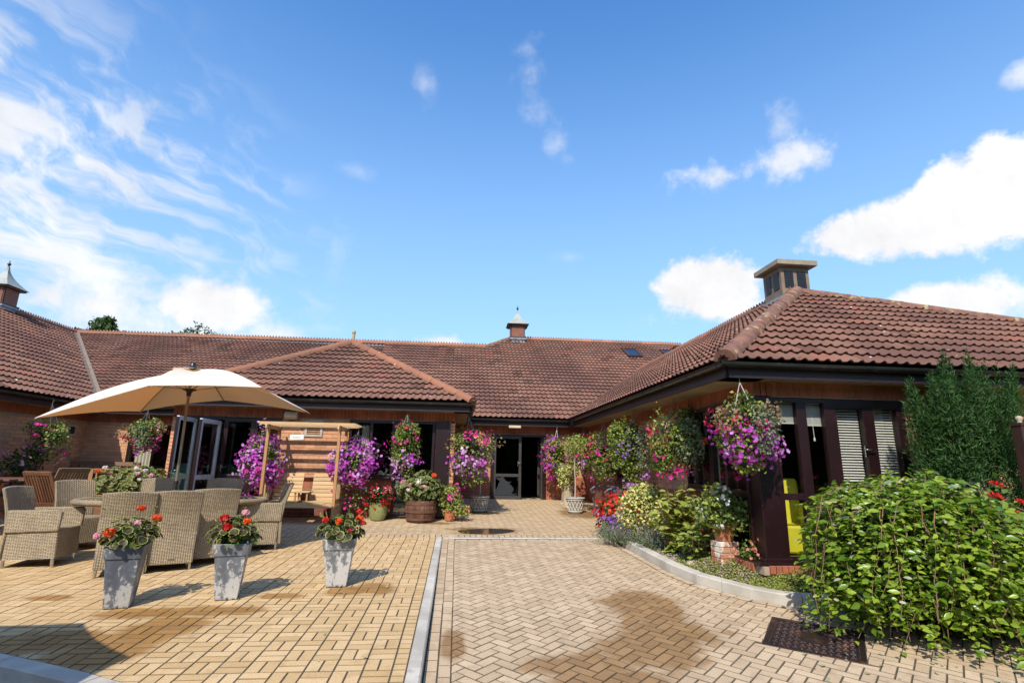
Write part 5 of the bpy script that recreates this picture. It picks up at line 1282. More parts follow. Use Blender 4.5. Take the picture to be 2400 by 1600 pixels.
def trail_blobs(c, r, tail=0., seed=0):
    rg = random.Random(seed); c = Vector(c); out = [(tuple(c), (r[0]*.78, r[1]*.78, r[2]*.78), 1.0)]
    for i in range(7):
        a = rg.uniform(0, 6.28); z = rg.uniform(-.75, .75)
        out.append(((c.x+math.cos(a)*r[0]*.55, c.y+math.sin(a)*r[1]*.55, c.z+z*r[2]*.75), (r[0]*rg.uniform(.3, .45), r[1]*rg.uniform(.3, .45), r[2]*rg.uniform(.25, .4)), .3))
    if tail: out.append(((c.x+.03, c.y, c.z-r[2]*.75-tail*.4), (r[0]*.5, r[1]*.5, r[2]*.3+tail*.6), .45))
    return out
def basket(label, c, r, hook, mix, nl=2200, leaf=('leaf_mid', 'leaf_light'), seed=0, tail=0., fs=.032, bronze=0, grey=0, chain=True, name='hanging_basket', ls=.05):
    """mix: list of (colour, count, zlo fraction, zhi fraction) within -1..1 of the height"""
    c = Vector(c); t = thing(name, label, 'flower basket', (c.x, c.y, c.z-r[2]), group='flower baskets hung along the eaves', world=True)
    top = c.z+r[2]*.25; bw = MB(); bw.lathe([(.0, -.17), (.09, -.16), (.15, -.09), (.175, .0), (.17, .01), (.14, -.07), (0, -.1)], 16, (c.x, c.y, top)); part('bowl', bw, 'black', t, smooth=50)
    if chain:
        h = Vector(hook); ch = MB()
        for k in range(4): a = math.pi/2*k+.4; ch.tube([(c.x+.165*math.cos(a), c.y+.165*math.sin(a), top), h-Vector((0, 0, .05))], .0042, 5)
        ch.tube([h-Vector((0, 0, .06)), h+Vector((0, 0, .0)), h+Vector((.02, 0, .03)), h+Vector((0, 0, .05))], .006, 6); part('chain', ch, 'chain', t)
        bk = MB(); bk.tube([h+Vector((0, 0, .04)), h+Vector((0, 0, .09))], .01, 6); part('bracket', bk, 'gutter_black', t)
    bl = trail_blobs(c, r, tail, seed)
    foliage('foliage', bl, int(nl*.6), ls, leaf[0], t, shell=.35, seed=seed); foliage('foliage', bl, int(nl*.55), ls*.9, leaf[1], t, shell=.75, seed=seed+1)
    if bronze:
        b2 = [((c.x-r[0]*.7, c.y-r[1]*.4, c.z+r[2]*.15), (r[0]*.45, r[1]*.45, r[2]*.35), 1), ((c.x+r[0]*.75, c.y-r[1]*.2, c.z+r[2]*.3), (r[0]*.45, r[1]*.45, r[2]*.3), 1)]
        foliage('bronze_foliage', b2, bronze, ls*.9, 'leaf_bronze', t, shell=.5, seed=seed+2, droop=.8); blossoms('fuchsia_blossoms', b2, bronze//8, fs*.8, 'petal_crimson', t, seed=seed+3, zhi=c.z+r[2]*.3)
    if grey:
        b3 = [((c.x+r[0]*.25, c.y-r[1]*.75, c.z-r[2]*.05), (r[0]*.42, r[1]*.4, r[2]*.55), 1)]; foliage('grey_foliage', b3, grey, ls*.75, 'leaf_grey', t, shell=.5, seed=seed+4, droop=.6)
    for i, (col, n, zl, zh) in enumerate(mix):
        blossoms(col+'_blossoms', bl, n, fs, 'petal_'+col, t, seed=seed+10+i, zlo=c.z+zl*r[2], zhi=c.z+zh*r[2], shell=.88)
    return t
PU = ('leaf_mid', 'leaf_light')
basket('shaded hanging basket with pink blooms on the left wing, left of the open parasol', (-8.50, 12.3, 2.05), (.42, .52, .52), (-8.6, 12.3, 2.85), [('pink', 130, -1.2, .0), ('magenta', 30, -.6, 1), ('purple', 30, -1, .3)], seed=20)
basket('hanging basket with bronze and grey foliage in front of the left window', (-7.58, 13.95, 2.26), (.46, .36, .5), (-7.58, 14.0, 2.90), [('purple', 120, -1.3, -.35), ('magenta', 35, -.9, .3), ('red', 16, -.2, .9), ('pink', 12, .3, 1.2)], seed=21, bronze=260, grey=420)
basket('dense ball of purple petunias at the left post of the arbour', (-3.86, 11.22, 1.70), (.47, .30, .64), (-3.80, 11.2, 2.38), [('purple', 640, -1.3, 1.2), ('lilac', 330, -1.2, 1.2), ('magenta', 130, -1.2, -.1)], seed=22, fs=.030, nl=1100, chain=True)
basket('dense ball of purple petunias at the right post of the arbour', (-2.10, 11.33, 1.66), (.52, .29, .50), (-2.02, 11.4, 2.38), [('purple', 620, -1.6, 1.2), ('lilac', 330, -1.3, 1.2), ('magenta', 120, -2, -.1)], seed=23, fs=.030, nl=1100, tail=.34)
basket('slender hanging basket of magenta and lilac flowers in front of the bay window', (-1.06, 11.5, 2.10), (.37, .3, .58), (-1.06, 11.52, 2.78), [('magenta', 70, -.5, .9), ('lilac', 150, -1.5, -.4), ('purple', 110, -1.5, -.45), ('crimson', 15, .3, 1)], seed=24, nl=2300, tail=.1, leaf=('leaf_mid', 'leaf_lime'))
basket('large mixed hanging basket at the bay corner above the lattice pot', (.36, 11.88, 2.02), (.58, .42, .58), (.24, 11.9, 2.79), [('lilac', 260, -.9, -.05), ('purple', 190, -1.1, -.1), ('magenta', 90, -1, .6), ('red', 16, .4, 1.2), ('salmon', 30, -.1, .6), ('white', 14, -.1, 1.2)], seed=25, nl=2700, tail=.2, bronze=160)
basket('hanging basket of magenta petunias just right of the entrance doors', (2.74, 14.90, 1.90), (.44, .32, .68), (2.80, 15.0, 2.74), [('purple', 330, -1.3, .8), ('magenta', 180, -1.3, .8)], seed=26, leaf=('leaf_mid', 'leaf_lime'))
basket('hanging basket in the far inner corner, behind the second standard tree', (3.25, 14.15, 2.0), (.48, .48, .68), (3.40, 14.2, 2.76), [('violet', 24, -.8, 1), ('magenta', 120, -1.1, .3), ('lilac', 110, -1.1, .4)], seed=27, leaf=('leaf_mid', 'leaf_lime'))
basket('hanging basket with magenta and orange flowers above the iron bench', (3.34, 12.35, 1.98), (.52, .54, .72), (3.42, 12.3, 2.76), [('magenta', 190, -1.2, .1), ('lilac', 110, -1.3, -.2), ('orange', 14, .1, 1), ('crimson', 40, -.2, .6)], seed=28, bronze=160, nl=3000, leaf=('leaf_mid', 'leaf_lime'))
basket('very long trailing hanging basket on the side wall, grey leaves in its middle', (3.34, 10.15, 2.06), (.48, .56, .76), (3.44, 10.2, 2.79), [('orange', 8, .3, 1.2), ('violet', 30, -.8, 1), ('magenta', 110, -2.1, -.7), ('lilac', 60, -2.1, -.6)], seed=29, tail=.36, grey=700, nl=3000, leaf=('leaf_mid', 'leaf_lime'))
basket('hanging basket with white petunias dangling, beside the side window', (3.40, 8.25, 2.12), (.46, .52, .66), (3.44, 8.25, 2.80), [('magenta', 45, -1.1, -.3), ('white', 16, -1.3, -.8), ('orange', 10, -.1, .6), ('lilac', 16, -1.2, -.6)], seed=30, grey=800, bronze=240, nl=2900, leaf=('leaf_mid', 'leaf_lime'))
basket('biggest hanging basket, at the glazed corner, red fuchsia over purple petunias', (3.42, 6.13, 2.21), (.38, .34, .52), (3.42, 6.15, 2.79), [('purple', 330, -1.5, -.1), ('lilac', 190, -1.5, -.15), ('magenta', 60, -1.3, .2), ('violet', 8, .2, 1)], seed=31, tail=.02, grey=500, bronze=420, nl=2700, ls=.046, fs=.030, leaf=('leaf_mid', 'leaf_lime'))
# shaded border of flowers at the far left
t = thing('flower_planter', 'shaded mound of violet flowers against the left wing wall', 'planter', (-8.7, 11.5, gz(-8.7, 11.5)))
m_ = MB(); m_.box((0, 0, .2), (.5, 1.4, .4)); part('trough', m_, 'wood_teak', t)
bl = [((0, 0, .75), (.38, .75, .42), 1), ((.05, .5, 1.0), (.3, .35, .35), .5)]; foliage('foliage', bl, 1400, .06, 'leaf_deep', t, shell=.4, seed=41); blossoms('violet_blossoms', bl, 60, .035, 'petal_violet', t, seed=42); blossoms('pink_blossoms', bl, 40, .03, 'petal_pink', t, seed=43); blossoms('lilac_blossoms', bl, 30, .035, 'petal_lilac', t, seed=44)
# trough of pink geraniums behind the table
t = thing('flower_trough', 'wooden trough of pink and white zoned geraniums behind the wicker table', 'planter', (-5.62, 10.15, gz(-5.62, 10.15)), R_(8))
m_ = MB(); m_.box((0, 0, .30), (.85, .4, .60)); part('trough', m_, 'wood_teak', t, bevel=.01)
bl = [((-.15, 0, .80), (.36, .28, .25), 1), ((.2, 0, .82), (.34, .28, .25), 1)]
P, Nn = lumpy(bl, 420, .8, .2, 51); P = P; scatter('zoned_leaves', RLEAF[0], RLEAF[1], frames(Nn+np.array([0, -.2, .5])+RNG.normal(size=P.shape)*.3), P, RNG.uniform(.035, .055, len(P)), 'leaf_zoned_pale', t, tuv=RLEAF[2], kind='stuff')
foliage('foliage', bl, 700, .05, 'leaf_light', t, shell=.5, seed=52)
for i in range(15):
    a = random.uniform(-.42, .42); flower_head((a, random.uniform(-.26, -.02), random.uniform(.86, 1.04)), .034, random.choice(['pink', 'pink', 'white', 'white']), t, i)
for p in ((-.45, -.1, .98), (-.38, -.05, 1.02)): flower_head(p, .032, 'orange', t, 3)
# green glazed pot with red begonias
def potplant(name, label, x, y, prof, pmat_, plant, z=None):
    t = thing(name, label, 'potted plant', (x, y, (gz(x, y)+.012) if z is None else z)); m_ = MB(); m_.lathe(prof, 24); part('pot', m_, pmat_, t, smooth=45); plant(t)
    top = max(p[1] for p in prof); m_ = MB(); r = max(p[0] for p in prof if p[1] > top-.06)*.9; m_.lathe([(r, top-.03), (0, top-.03)], 20); part('soil', m_, 'soil', t); return t
def begonia(c, r, seed, cols, dark='leaf_deep', n=500, nf=300, fs=.026):
    def f(t):
        bl = [(c, r, 1)]; foliage('foliage', bl, n, .05, dark, t, shell=.4, seed=seed)
        for i, (cl, k) in enumerate(cols): blossoms(cl+'_blossoms', bl, int(nf*k), fs, 'petal_'+cl, t, seed=seed+i+1, shell=.9, lump=.2)
    return f
potplant('glazed_pot', 'olive green glazed pot of small red begonias by the bay window', -1.53, 11.50, [(0, 0), (.13, 0), (.14, .02), (.18, .12), (.19, .22), (.175, .31), (.185, .33), (.17, .335), (.155, .30)], 'glaze_green', begonia((0, 0, .44), (.25, .24, .20), 61, [('red', .45), ('orange', .12), ('crimson', .4), ('white', .06)], n=700, nf=300, fs=.02))
# half barrel
t = thing('half_barrel', 'old half barrel with rusty hoops, full of pale geraniums', 'planter', (-.67, 11.40, gz(-.67, 11.4)+.01)); n = 20
for k in range(n):
    a0, a1 = 2*math.pi*k/n+.008, 2*math.pi*(k+1)/n-.008; V = []
    for r, z in ((.27, 0), (.305, .14), (.315, .26), (.295, .40)):
        V += [(r*math.cos(a0), r*math.sin(a0), z), (r*math.cos(a1), r*math.sin(a1), z)]
    m_ = MB(); V += [(.26*math.cos(a0), .26*math.sin(a0), .40), (.26*math.cos(a1), .26*math.sin(a1), .40)]; m_.add(V, [(2*i, 2*i+1, 2*i+3, 2*i+2) for i in range(4)], None, random.random()); part('stave', m_, 'barrel_wood', t)
for r, z in ((.284, .045), (.318, .19), (.31, .34)):
    m_ = MB(); m_.lathe([(r, -.02), (r+.006, -.018), (r+.008, .018), (r, .02)], 28, (0, 0, z)); part('hoop', m_, 'rust_iron', t, smooth=50)
m_ = MB(); m_.lathe([(.27, .35), (0, .35)], 20); part('soil', m_, 'soil', t)
bl = [((-.05, 0, .62), (.44, .34, .28), 1), ((.05, 0, .78), (.22, .2, .2), .3)]
P, Nn = lumpy(bl, 380, .8, .25, 71); scatter('zoned_leaves', RLEAF[0], RLEAF[1], frames(Nn+np.array([0, -.2, .5])+RNG.normal(size=P.shape)*.3), P, RNG.uniform(.032, .052, len(P)), 'leaf_zoned_pale', t, tuv=RLEAF[2], kind='stuff'); foliage('foliage', bl, 900, .05, 'leaf_mid', t, shell=.4, seed=72)
for i in range(9): flower_head((random.uniform(-.38, .3), random.uniform(-.3, -.1), random.uniform(.6, .85)), .042, 'pink' if i % 3 else 'white', t, i)
flower_head((.24, -.16, .90), .045, 'orange', t, 9)
potplant('terracotta_pot', 'small terracotta pot of magenta flowers spilling beside the barrel', -.08, 11.50, [(0, 0), (.10, 0), (.14, .17), (.15, .17), (.15, .2), (.13, .2)], 'terracotta', lambda t: (foliage('foliage', [((0, 0, .42), (.24, .22, .3), 1), ((.22, -.05, .2), (.2, .18, .14), .5)], 1000, .05, 'leaf_light', t, shell=.4, seed=75), blossoms('magenta_blossoms', [((0, 0, .42), (.24, .22, .3), 1)], 45, .032, 'petal_magenta', t, seed=76), blossoms('salmon_blossoms', [((.2, -.08, .18), (.16, .14, .1), 1)], 40, .022, 'petal_salmon', t, seed=77)))
# lattice pots with standard trees
def lattice_pot_tree(label, x, y, crown, cr, leaf, seed):
    t = thing('standard_tree', label, 'tree', (x, y, gz(x, y)+.008)); m_ = MB()
    m_.lathe([(0, 0), (.16, 0), (.165, .03), (.15, .035), (.155, .05), (.195, .27), (.205, .30), (.225, .31), (.23, .345), (.21, .35), (.18, .33)], 28); po = part('pot', m_, 'lattice_recess_shade', t, smooth=45)
    la = MB()
    for k in range(14):
        for s in (-1, 1):
            pts = []
            for i in range(5): z = .055+i*.053; a = 2*math.pi*k/14+s*i*.115; r = .158+(z-.05)*.182+.004; pts.append((r*math.cos(a), r*math.sin(a), z))
            la.tube(pts, .0085, 5, cap=False)
    for z, r in ((.035, .165), (.285, .207), (.33, .226)):
        la.tube([(r*math.cos(2*math.pi*k/28), r*math.sin(2*math.pi*k/28), z) for k in range(29)], .011, 6, cap=False)
    part('lattice_relief', la, 'white_pot', po, smooth=60)
    m_ = MB(); m_.lathe([(.19, .325), (0, .325)], 20); part('soil', m_, 'soil', t)
    c = Vector(crown); m_ = MB(); m_.tube([(0, 0, .3), (.01, 0, .7), (-.005, .01, 1.05), tuple(c)], [.016, .014, .013, .008], 8); m_.tube([(.03, .01, .3), (.0, .02, .9)], .007, 6)
    for i in range(9): a = random.uniform(0, 6.28); m_.tube([(c.x, c.y, c.z-.12), (c.x+math.cos(a)*cr[0]*.7, c.y+math.sin(a)*cr[1]*.7, c.z+random.uniform(-.1, .7)*cr[2])], [.007, .003], 5)
    part('trunk', m_, 'stem_pale', t, smooth=60); foliage('crown', [((c.x, c.y, c.z), cr, 1)], 900, .045, leaf, t, shell=.35, lump=.35, seed=seed)
    return t
lattice_pot_tree('thin standard tree in a white lattice pot at the bay corner', .58, 12.85, (.02, 0, 1.22), (.26, .26, .34), 'leaf_grey', 81)
lattice_pot_tree('thin standard tree in a white lattice pot right of the entrance', 2.82, 12.80, (.02, 0, 1.54), (.32, .30, .24), 'leaf_lime', 82)
# stone chimney-pot urn with variegated ivy
t = thing('stone_urn', 'tall carved stone chimney pot planted with variegated ivy', 'planter', (2.86, 13.85, gz(2.86, 13.85))); m_ = MB()
n8 = 8; m_.lathe([(0, 0), (.21, 0), (.21, .08), (.16, .12), (.155, .40), (.17, .43), (.17, .47), (.15, .5), (.155, .56), (.19, .58), (.19, .62), (.15, .62)], n8); uo = part('pot', m_, 'stone_urn', t)
m_ = MB()
for k in range(8): a = math.pi/8+math.pi/4*k; m_.box((.155*math.cos(a)*.93, .155*math.sin(a)*.93, .26), (.02, .03, .24), Matrix.Rotation(a, 3, 'Z'))
part('panel_ribs', m_, 'stone_urn', uo)
bl = [((0, 0, .85), (.28, .26, .22), 1), ((-.1, -.1, .65), (.18, .18, .2), .4)]; foliage('ivy', bl, 900, .05, 'leaf_variegated', t, shell=.4, seed=85); foliage('ivy_green', bl, 500, .045, 'leaf_mid', t, shell=.5, seed=86)
# cast iron bench
t = thing('iron_bench', 'blue grey cast iron bench with ornate scrolled back beside the side wall', 'bench', (3.38, 11.75, gz(3.38, 11.75)), R_(90))
for s in (-1, 1):
    m_ = MB(); X0 = s*.60
    m_.tube([(X0, .24, 0), (X0, .20, .2), (X0, .25, .42)], .018, 8); m_.tube([(X0, -.24, 0), (X0, -.20, .42), (X0, -.30, .80)], .018, 8); m_.tube([(X0, .25, .42), (X0, -.20, .42)], .016, 8)
    m_.tube([(X0, -.26, .66), (X0, .0, .70), (X0, .22, .66), (X0, .30, .60), (X0, .27, .53), (X0, .21, .55), (X0, .23, .60)], .022, 8); m_.tube([(X0, .16, .44), (X0, .10, .56), (X0, .17, .66)], .014, 8); part('side_frame', m_, 'iron_blue', t, smooth=60)
for i in range(5): m_ = MB(); m_.box((0, -.17+i*.095, .43), (1.22, .075, .02)); part('seat_slat', m_, 'wood_teak', t)
m_ = MB(); yb = lambda z: -.20-.26*(z-.42)
arc = [(-.58+1.16*i/16, yb(.70+.14*math.sin(math.pi*i/16)), .70+.14*math.sin(math.pi*i/16)) for i in range(17)]; m_.tube(arc, .016, 8); m_.tube([(-.58, yb(.48), .48), (.58, yb(.48), .48)], .014, 8)
for k in range(9):
    x0 = -.52+k*.13; s = 1 if k % 2 else -1; pts = []
    for i in range(15): a = i/14*4.6; r = .012+.05*i/14; pts.append((x0+s*r*math.cos(a), yb(.60)-.004, .61+r*math.sin(a)*1.3))
    m_.tube(pts, .009, 6); m_.tube([(x0, yb(.48), .48), (x0+s*.03, yb(.6), .6), (x0, yb(.72), .70+.10*math.sin(math.pi*(x0+.58)/1.16))], .008, 6)
part('back_scrollwork', m_, 'iron_blue', t, smooth=60)
# bed plants
def bush(name, label, x, y, z, parts, cat='plant'):
    t = thing(name, label, cat, (x, y, z)); parts(t); return t
potplant('begonia_pot', 'pot of scarlet begonias with lilac flowers at the end of the bed', 3.0, 9.95, [(0, 0), (.12, 0), (.16, .2), (.14, .2)], 'terracotta', begonia((0, 0, .42), (.34, .32, .27), 91, [('red', .75), ('orange', .3), ('crimson', .15)], n=600, nf=420, fs=.032), z=gz(3.0, 9.95))
t = thing('petunia_clump', 'low clump of lilac and violet petunias below the scarlet begonias', 'plant', (2.80, 9.72, gz(2.8, 9.72))); bl = [((0, 0, .22), (.22, .22, .24), 1)]; foliage('foliage', bl, 450, .045, 'leaf_mid', t, shell=.4, seed=94); blossoms('lilac_blossoms', bl, 45, .036, 'petal_lilac', t, seed=95); blossoms('violet_blossoms', bl, 25, .036, 'petal_violet', t, seed=96)
t = thing('variegated_shrub', 'rounded yellow and green variegated evergreen shrub in the bed', 'shrub', (3.12, 8.95, .50)); bl = [((0, 0, .46), (.44, .40, .48), 1), ((.02, 0, .74), (.26, .22, .22), .3)]; foliage('variegated_foliage', bl, 2900, .046, 'leaf_variegated', t, shell=.55, seed=97, lump=.18); foliage('inner_foliage', bl, 1000, .05, 'leaf_mid', t, shell=.4, seed=98); m_ = MB(); m_.tube([(0, 0, 0), (0, 0, .5)], [.02, .01], 6); part('stem', m_, 'bark', t)
# lavender
t = thing('lavender_bush', 'grey green lavender spilling over the end of the kerb', 'plant', (2.86, 8.80, .46)); P = []; D = []
rg = np.random.default_rng(5)
for cx, cy in ((-.28, .3), (0, .0), (.2, -.25), (-.15, .1), (.1, .2), (.15, -.5)):
    for i in range(110):
        d = rg.normal(size=3)*np.array([.55, .55, .2])+np.array([-.1, -.1, .75]); d /= np.linalg.norm(d); L = rg.uniform(.25, .48)
        for k in range(6): P.append(np.array([cx, cy, .0])+d*L*(.25+k*.13)+rg.normal(size=3)*.008); D.append(d+rg.normal(size=3)*.35)
P = np.array(P); D = np.array(D); scatter('lavender_leaves', NEEDLE[0], NEEDLE[1], frames(RNG.normal(size=P.shape), up=D), P, rg.uniform(.03, .065, len(P)), 'leaf_grey', t, kind='stuff')
k = rg.random(len(P)) < .10; scatter('lavender_spikes', NEEDLE[0], NEEDLE[1], frames(RNG.normal(size=(k.sum(), 3)), up=np.array([-.1, -.1, 1.])), P[k]+np.array([0, 0, .08]), rg.uniform(.03, .05, k.sum()), 'petal_violet', t, kind='stuff')
# broad leaved lime shrub: each leaf a piece
def leafy(name, label, x, y, z, H, rad, nstem, nleaf, size, mats, seed, nobj, lean=(0, 0)):
    t = thing(name, label, 'shrub', (x, y, z)); rg = random.Random(seed); st = MB(); items = []
    for s in range(nstem):
        a = rg.uniform(0, 6.28); r = rad*math.sqrt(rg.random()); tip = Vector((math.cos(a)*r+lean[0], math.sin(a)*r+lean[1], H*rg.uniform(.55, 1)*(1-.35*(r/rad)))); mid = tip*.5+Vector((0, 0, .12)); pts = [Vector((math.cos(a)*.05, math.sin(a)*.05, 0)), mid, tip]
        st.tube(pts, [.008, .006, .003], 5)
        for i in range(nleaf//nstem):
            f = rg.uniform(.12, 1); p = pts[0].lerp(mid, f*2) if f < .5 else mid.lerp(tip, f*2-1); b = rg.uniform(0, 6.28)
            d = Vector((math.cos(b), math.sin(b), rg.uniform(-.55, .25))); nrm = Vector((rg.uniform(-.4, .4), rg.uniform(-.6, .2), 1)); items.append((p+d*.02, d.normalized(), nrm, size*rg.uniform(.6, 1.25), rg.random()))
    part('stems', st, 'twig', t)
    items.sort(key=lambda q_: q_[0].y+q_[0].x*.2)
    lmm = MB(); lmm.add(LEAF_BIG[0], LEAF_BIG[1]); me = {m: None for m in mats}
    for m in mats: me[m] = lmm.mesh('leaf', m, 80)
    rest = []
    for i, (p, d, nrm, s, c) in enumerate(items):
        x_ = d.cross(nrm).normalized(); n_ = x_.cross(d).normalized()
        if i < nobj: link('leaf', me[mats[int(c*len(mats))]], t, Matrix.Translation(p) @ Matrix((x_, d, n_)).transposed().to_4x4() @ Matrix.Diagonal((s, s, s, 1)))
        else: rest.append((p, x_, d, n_, s))
    if rest: scatter('leaves', LEAF_BIG[0], LEAF_BIG[1], np.array([[[a[i] for a in (r[1], r[2], r[3])] for i in range(3)] for r in rest]), np.array([r[0] for r in rest]), np.array([r[4] for r in rest]), mats[0], t, kind='stuff', smooth=True)
    return t
leafy('lime_shrub', 'broad leaved lime green shrub in the bed, beside the brick pier', 3.28, 7.92, .46, 1.16, .50, 44, 800, .125, ('leaf_lime', 'leaf_light', 'leaf_lime', 'leaf_lime', 'leaf_bronze'), 101, 280)
leafy('low_shrub', 'low green leafy plant at the foot of the lime shrub', 3.30, 7.38, .44, .62, .34, 24, 320, .105, ('leaf_light', 'leaf_mid', 'leaf_lime'), 102, 60)
# old brick pier with terracotta pot
t = thing('brick_pier', 'short pier of old painted bricks standing in the gravel', 'pier', (3.50, 6.98, .46), R_(8))
for r in range(5):
    for k in range(2):
        m_ = MB(); off = (k-.5)*.115
        d = (.27, .107, .062) if r % 2 == 0 else (.107*1.2, .225, .062); c = (0, off, .035+r*.068) if r % 2 == 0 else ((k-.5)*.14, 0, .035+r*.068)
        m_.box(c, d, Matrix.Rotation(random.uniform(-.03, .03), 3, 'Z')); part('brick', m_, 'brick_old', t, bevel=.006)
m_ = MB(); m_.box((0, 0, .16), (.24, .2, .30)); part('mortar_core', m_, 'mortar', t)
potplant('terracotta_pot', 'terracotta pot of white and pink flowers on the old brick pier', 3.50, 6.98, [(0, 0), (.11, 0), (.145, .16), (.16, .165), (.16, .20), (.14, .2)], 'terracotta', lambda t: (foliage('foliage', [((0, 0, .34), (.36, .32, .24), 1), ((-.08, 0, .52), (.2, .2, .18), .4)], 1300, .055, 'leaf_light', t, shell=.4, seed=105), foliage('foliage', [((0, 0, .34), (.36, .32, .24), 1)], 600, .055, 'leaf_mid', t, shell=.6, seed=106), blossoms('white_blossoms', [((-.12, -.12, .40), (.2, .2, .26), 1)], 46, .022, 'petal_white', t, seed=107), blossoms('pink_blossoms', [((.1, -.1, .45), (.22, .2, .16), 1)], 26, .03, 'petal_pink', t, seed=108), blossoms('red_blossoms', [((.05, -.1, .5), (.15, .15, .1), 1)], 14, .03, 'petal_crimson', t, seed=109)), z=.805)
t = thing('salmon_clump', 'little clump of salmon flowers at the foot of the side glazing', 'plant', (3.62, 6.62, .60)); bl = [((0, 0, .12), (.1, .1, .13), 1)]; foliage('foliage', bl, 120, .04, 'leaf_mid', t, seed=111); blossoms('salmon_blossoms', bl, 60, .02, 'petal_salmon', t, seed=112)
P = []; rg = np.random.default_rng(8)
while len(P) < 5200:
    x, y = (rg.normal(3.75, .35), rg.normal(6.12, .12)) if rg.random() < .6 else (rg.uniform(3.05, 3.6), rg.uniform(6.25, 7.6))
    i = seg(x, y); (ax, ay), (bx, by) = KB[i], KB[i+1]
    if (-(by-ay)*(x-ax)+(bx-ax)*(y-ay)) < .15*math.hypot(bx-ax, by-ay) or (y > 6.3 and x > 3.6): continue
    P.append((x, y, bedz(x, y)+rg.uniform(.0, .045)))
P = np.array(P); o = scatter('ground_cover', LEAF4[0], LEAF4[1], frames(np.array([0, 0, 1.])+RNG.normal(size=P.shape)*.5), P, rg.uniform(.012, .03, len(P)), 'leaf_lime', None); o['kind'] = 'stuff'; o['label'] = 'low mat of yellow green ground cover along the curved kerb'; o['category'] = 'ground cover'
m_ = MB(); m_.lathe([(0, -.02), (.05, -.015), (.07, .01), (.05, .04), (0, .055)], 10); o = part('boulder', m_, 'gravel', None, smooth=80, M=Matrix.Translation((3.16, 7.25, .46)) @ Matrix.Diagonal((1.3, .9, 1, 1))); o['label'] = 'single pale rounded stone lying on the gravel by the kerb'; o['category'] = 'stone'
# ------------------------------------------------------------------ weeping bush at the right: leaves on hanging shoots
t = thing('weeping_bush', 'big weeping bush of glossy green leaves at the lower right', 'bush', (4.55, 5.0, .26)); rg = random.Random(3)
items = []; tw = MB()
lob = [(rg.uniform(0, 6.28), rg.uniform(2, 5), rg.uniform(.03, .08)) for _ in range(6)]
for s in range(900):
    a = rg.uniform(0, 2*math.pi); ca, sa = math.cos(a), math.sin(a)
    rx = 1.26 if ca < 0 else 1.75; ry = .78; q_ = rg.random()**.5
    irr = 1+sum(m_*math.sin(k*a+p) for p, k, m_ in lob)
    top = 1.25-.06*q_-(.66*max(0, ca)*q_)+rg.gauss(0, .05)+(rg.uniform(.03, .14) if rg.random() < .10 else 0)
    pts = []; n = 9; rr = rg.uniform(.80, 1.06)*irr; hang = rg.uniform(.55, 1.0)
    for i in range(n):
        f = i/(n-1)
        if f < .35: k = f/.35; rad = .2+.75*q_*k; z = top-.06*k*k*q_
        else: k = (f-.35)/.65; rad = (.2+.75*q_)+(.36-.24*q_)*math.sin(k*1.5); z = top-.06*q_-(top-.03)*hang*k**1.1
        rad *= rr; pts.append(Vector((ca*rx*rad*.86+rg.gauss(0, .03), sa*ry*rad+rg.gauss(0, .03), max(.02, z+rg.gauss(0, .02)))))
    if s % 4 == 0: tw.tube(pts, [.0045]*5+[.003]*4, 4, cap=False)
    gap = rg.uniform(0, 1)
    for i in range(36):
        f = rg.uniform(.03, 1)
        if abs(f-gap) < .07: continue
        f *= (n-1); j = min(int(f), n-2); p = pts[j].lerp(pts[j+1], f-j)+Vector((rg.gauss(0, .03), rg.gauss(0, .03), rg.gauss(0, .03))); axis = (pts[j+1]-pts[j]).normalized()
        b = rg.uniform(0, 6.28); o_ = Vector((math.cos(b), math.sin(b), 0)); outw = Vector((ca/rx, sa/ry, 0)).normalized()
        d = (o_*1.0+outw*.45+axis*.25+Vector((0, 0, rg.uniform(-.35, .5)))).normalized(); nrm = (Vector((0, 0, 1))*.9+outw*.6+Vector((rg.gauss(0, .6), rg.gauss(0, .6), rg.gauss(0, .4)))).normalized()
        items.append((p, d, nrm, rg.choice((.045, .055, .065, .075, .085, .1))*rg.uniform(.8, 1.1), rg.random()))
part('shoots', tw, 'twig', t)
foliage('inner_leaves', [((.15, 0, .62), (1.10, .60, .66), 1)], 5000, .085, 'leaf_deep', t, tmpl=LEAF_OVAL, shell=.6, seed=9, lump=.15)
m_ = MB(); m_.tube([(0, .1, -.05), (0, .1, 1.25)], [.04, .03], 8)
for k in range(3): m_.tube([(-.45+k*.1, -.1, 1.28), (-.25+k*.1, -.12+k*.06, 1.38-.02*k), (-.02+k*.12, -.08+k*.05, 1.37-.02*k), (.16+k*.1, .0, 1.27)], [.010, .012, .012, .008], 6)
part('trunk', m_, 'stem_pale', t, smooth=60)
CM = Vector((-4.55, -5.0, CAMZ-.26))
items.sort(key=lambda q_: (q_[0]-CM).length)
lmm = MB(); lmm.add(LEAF_OVAL[0], LEAF_OVAL[1]); LM = lmm.mesh('leaf', 'leaf_bush', 80); LU = lmm.mesh('leaf', 'leaf_bush_under', 80)
near = items[:2200]; rg.shuffle(near); ind = near[:290]; rest = near[290:]+items[2200:]
for (p, d, nrm, s, c) in ind:
    x_ = d.cross(nrm).normalized(); n_ = x_.cross(d).normalized(); link('leaf', LM if c > .02 else LU, t, Matrix.Translation(p) @ Matrix((x_, d, n_)).transposed().to_4x4() @ Matrix.Diagonal((s, s, s, 1)))
def packF(rs):
    Fm = []
    for (p, d, nrm, s, c) in rs: x_ = d.cross(nrm).normalized(); n_ = x_.cross(d).normalized(); Fm.append([[a[i] for a in (x_, d, n_)] for i in range(3)])
    return np.array(Fm), np.array([tuple(r[0]) for r in rs]), np.array([r[3] for r in rs])
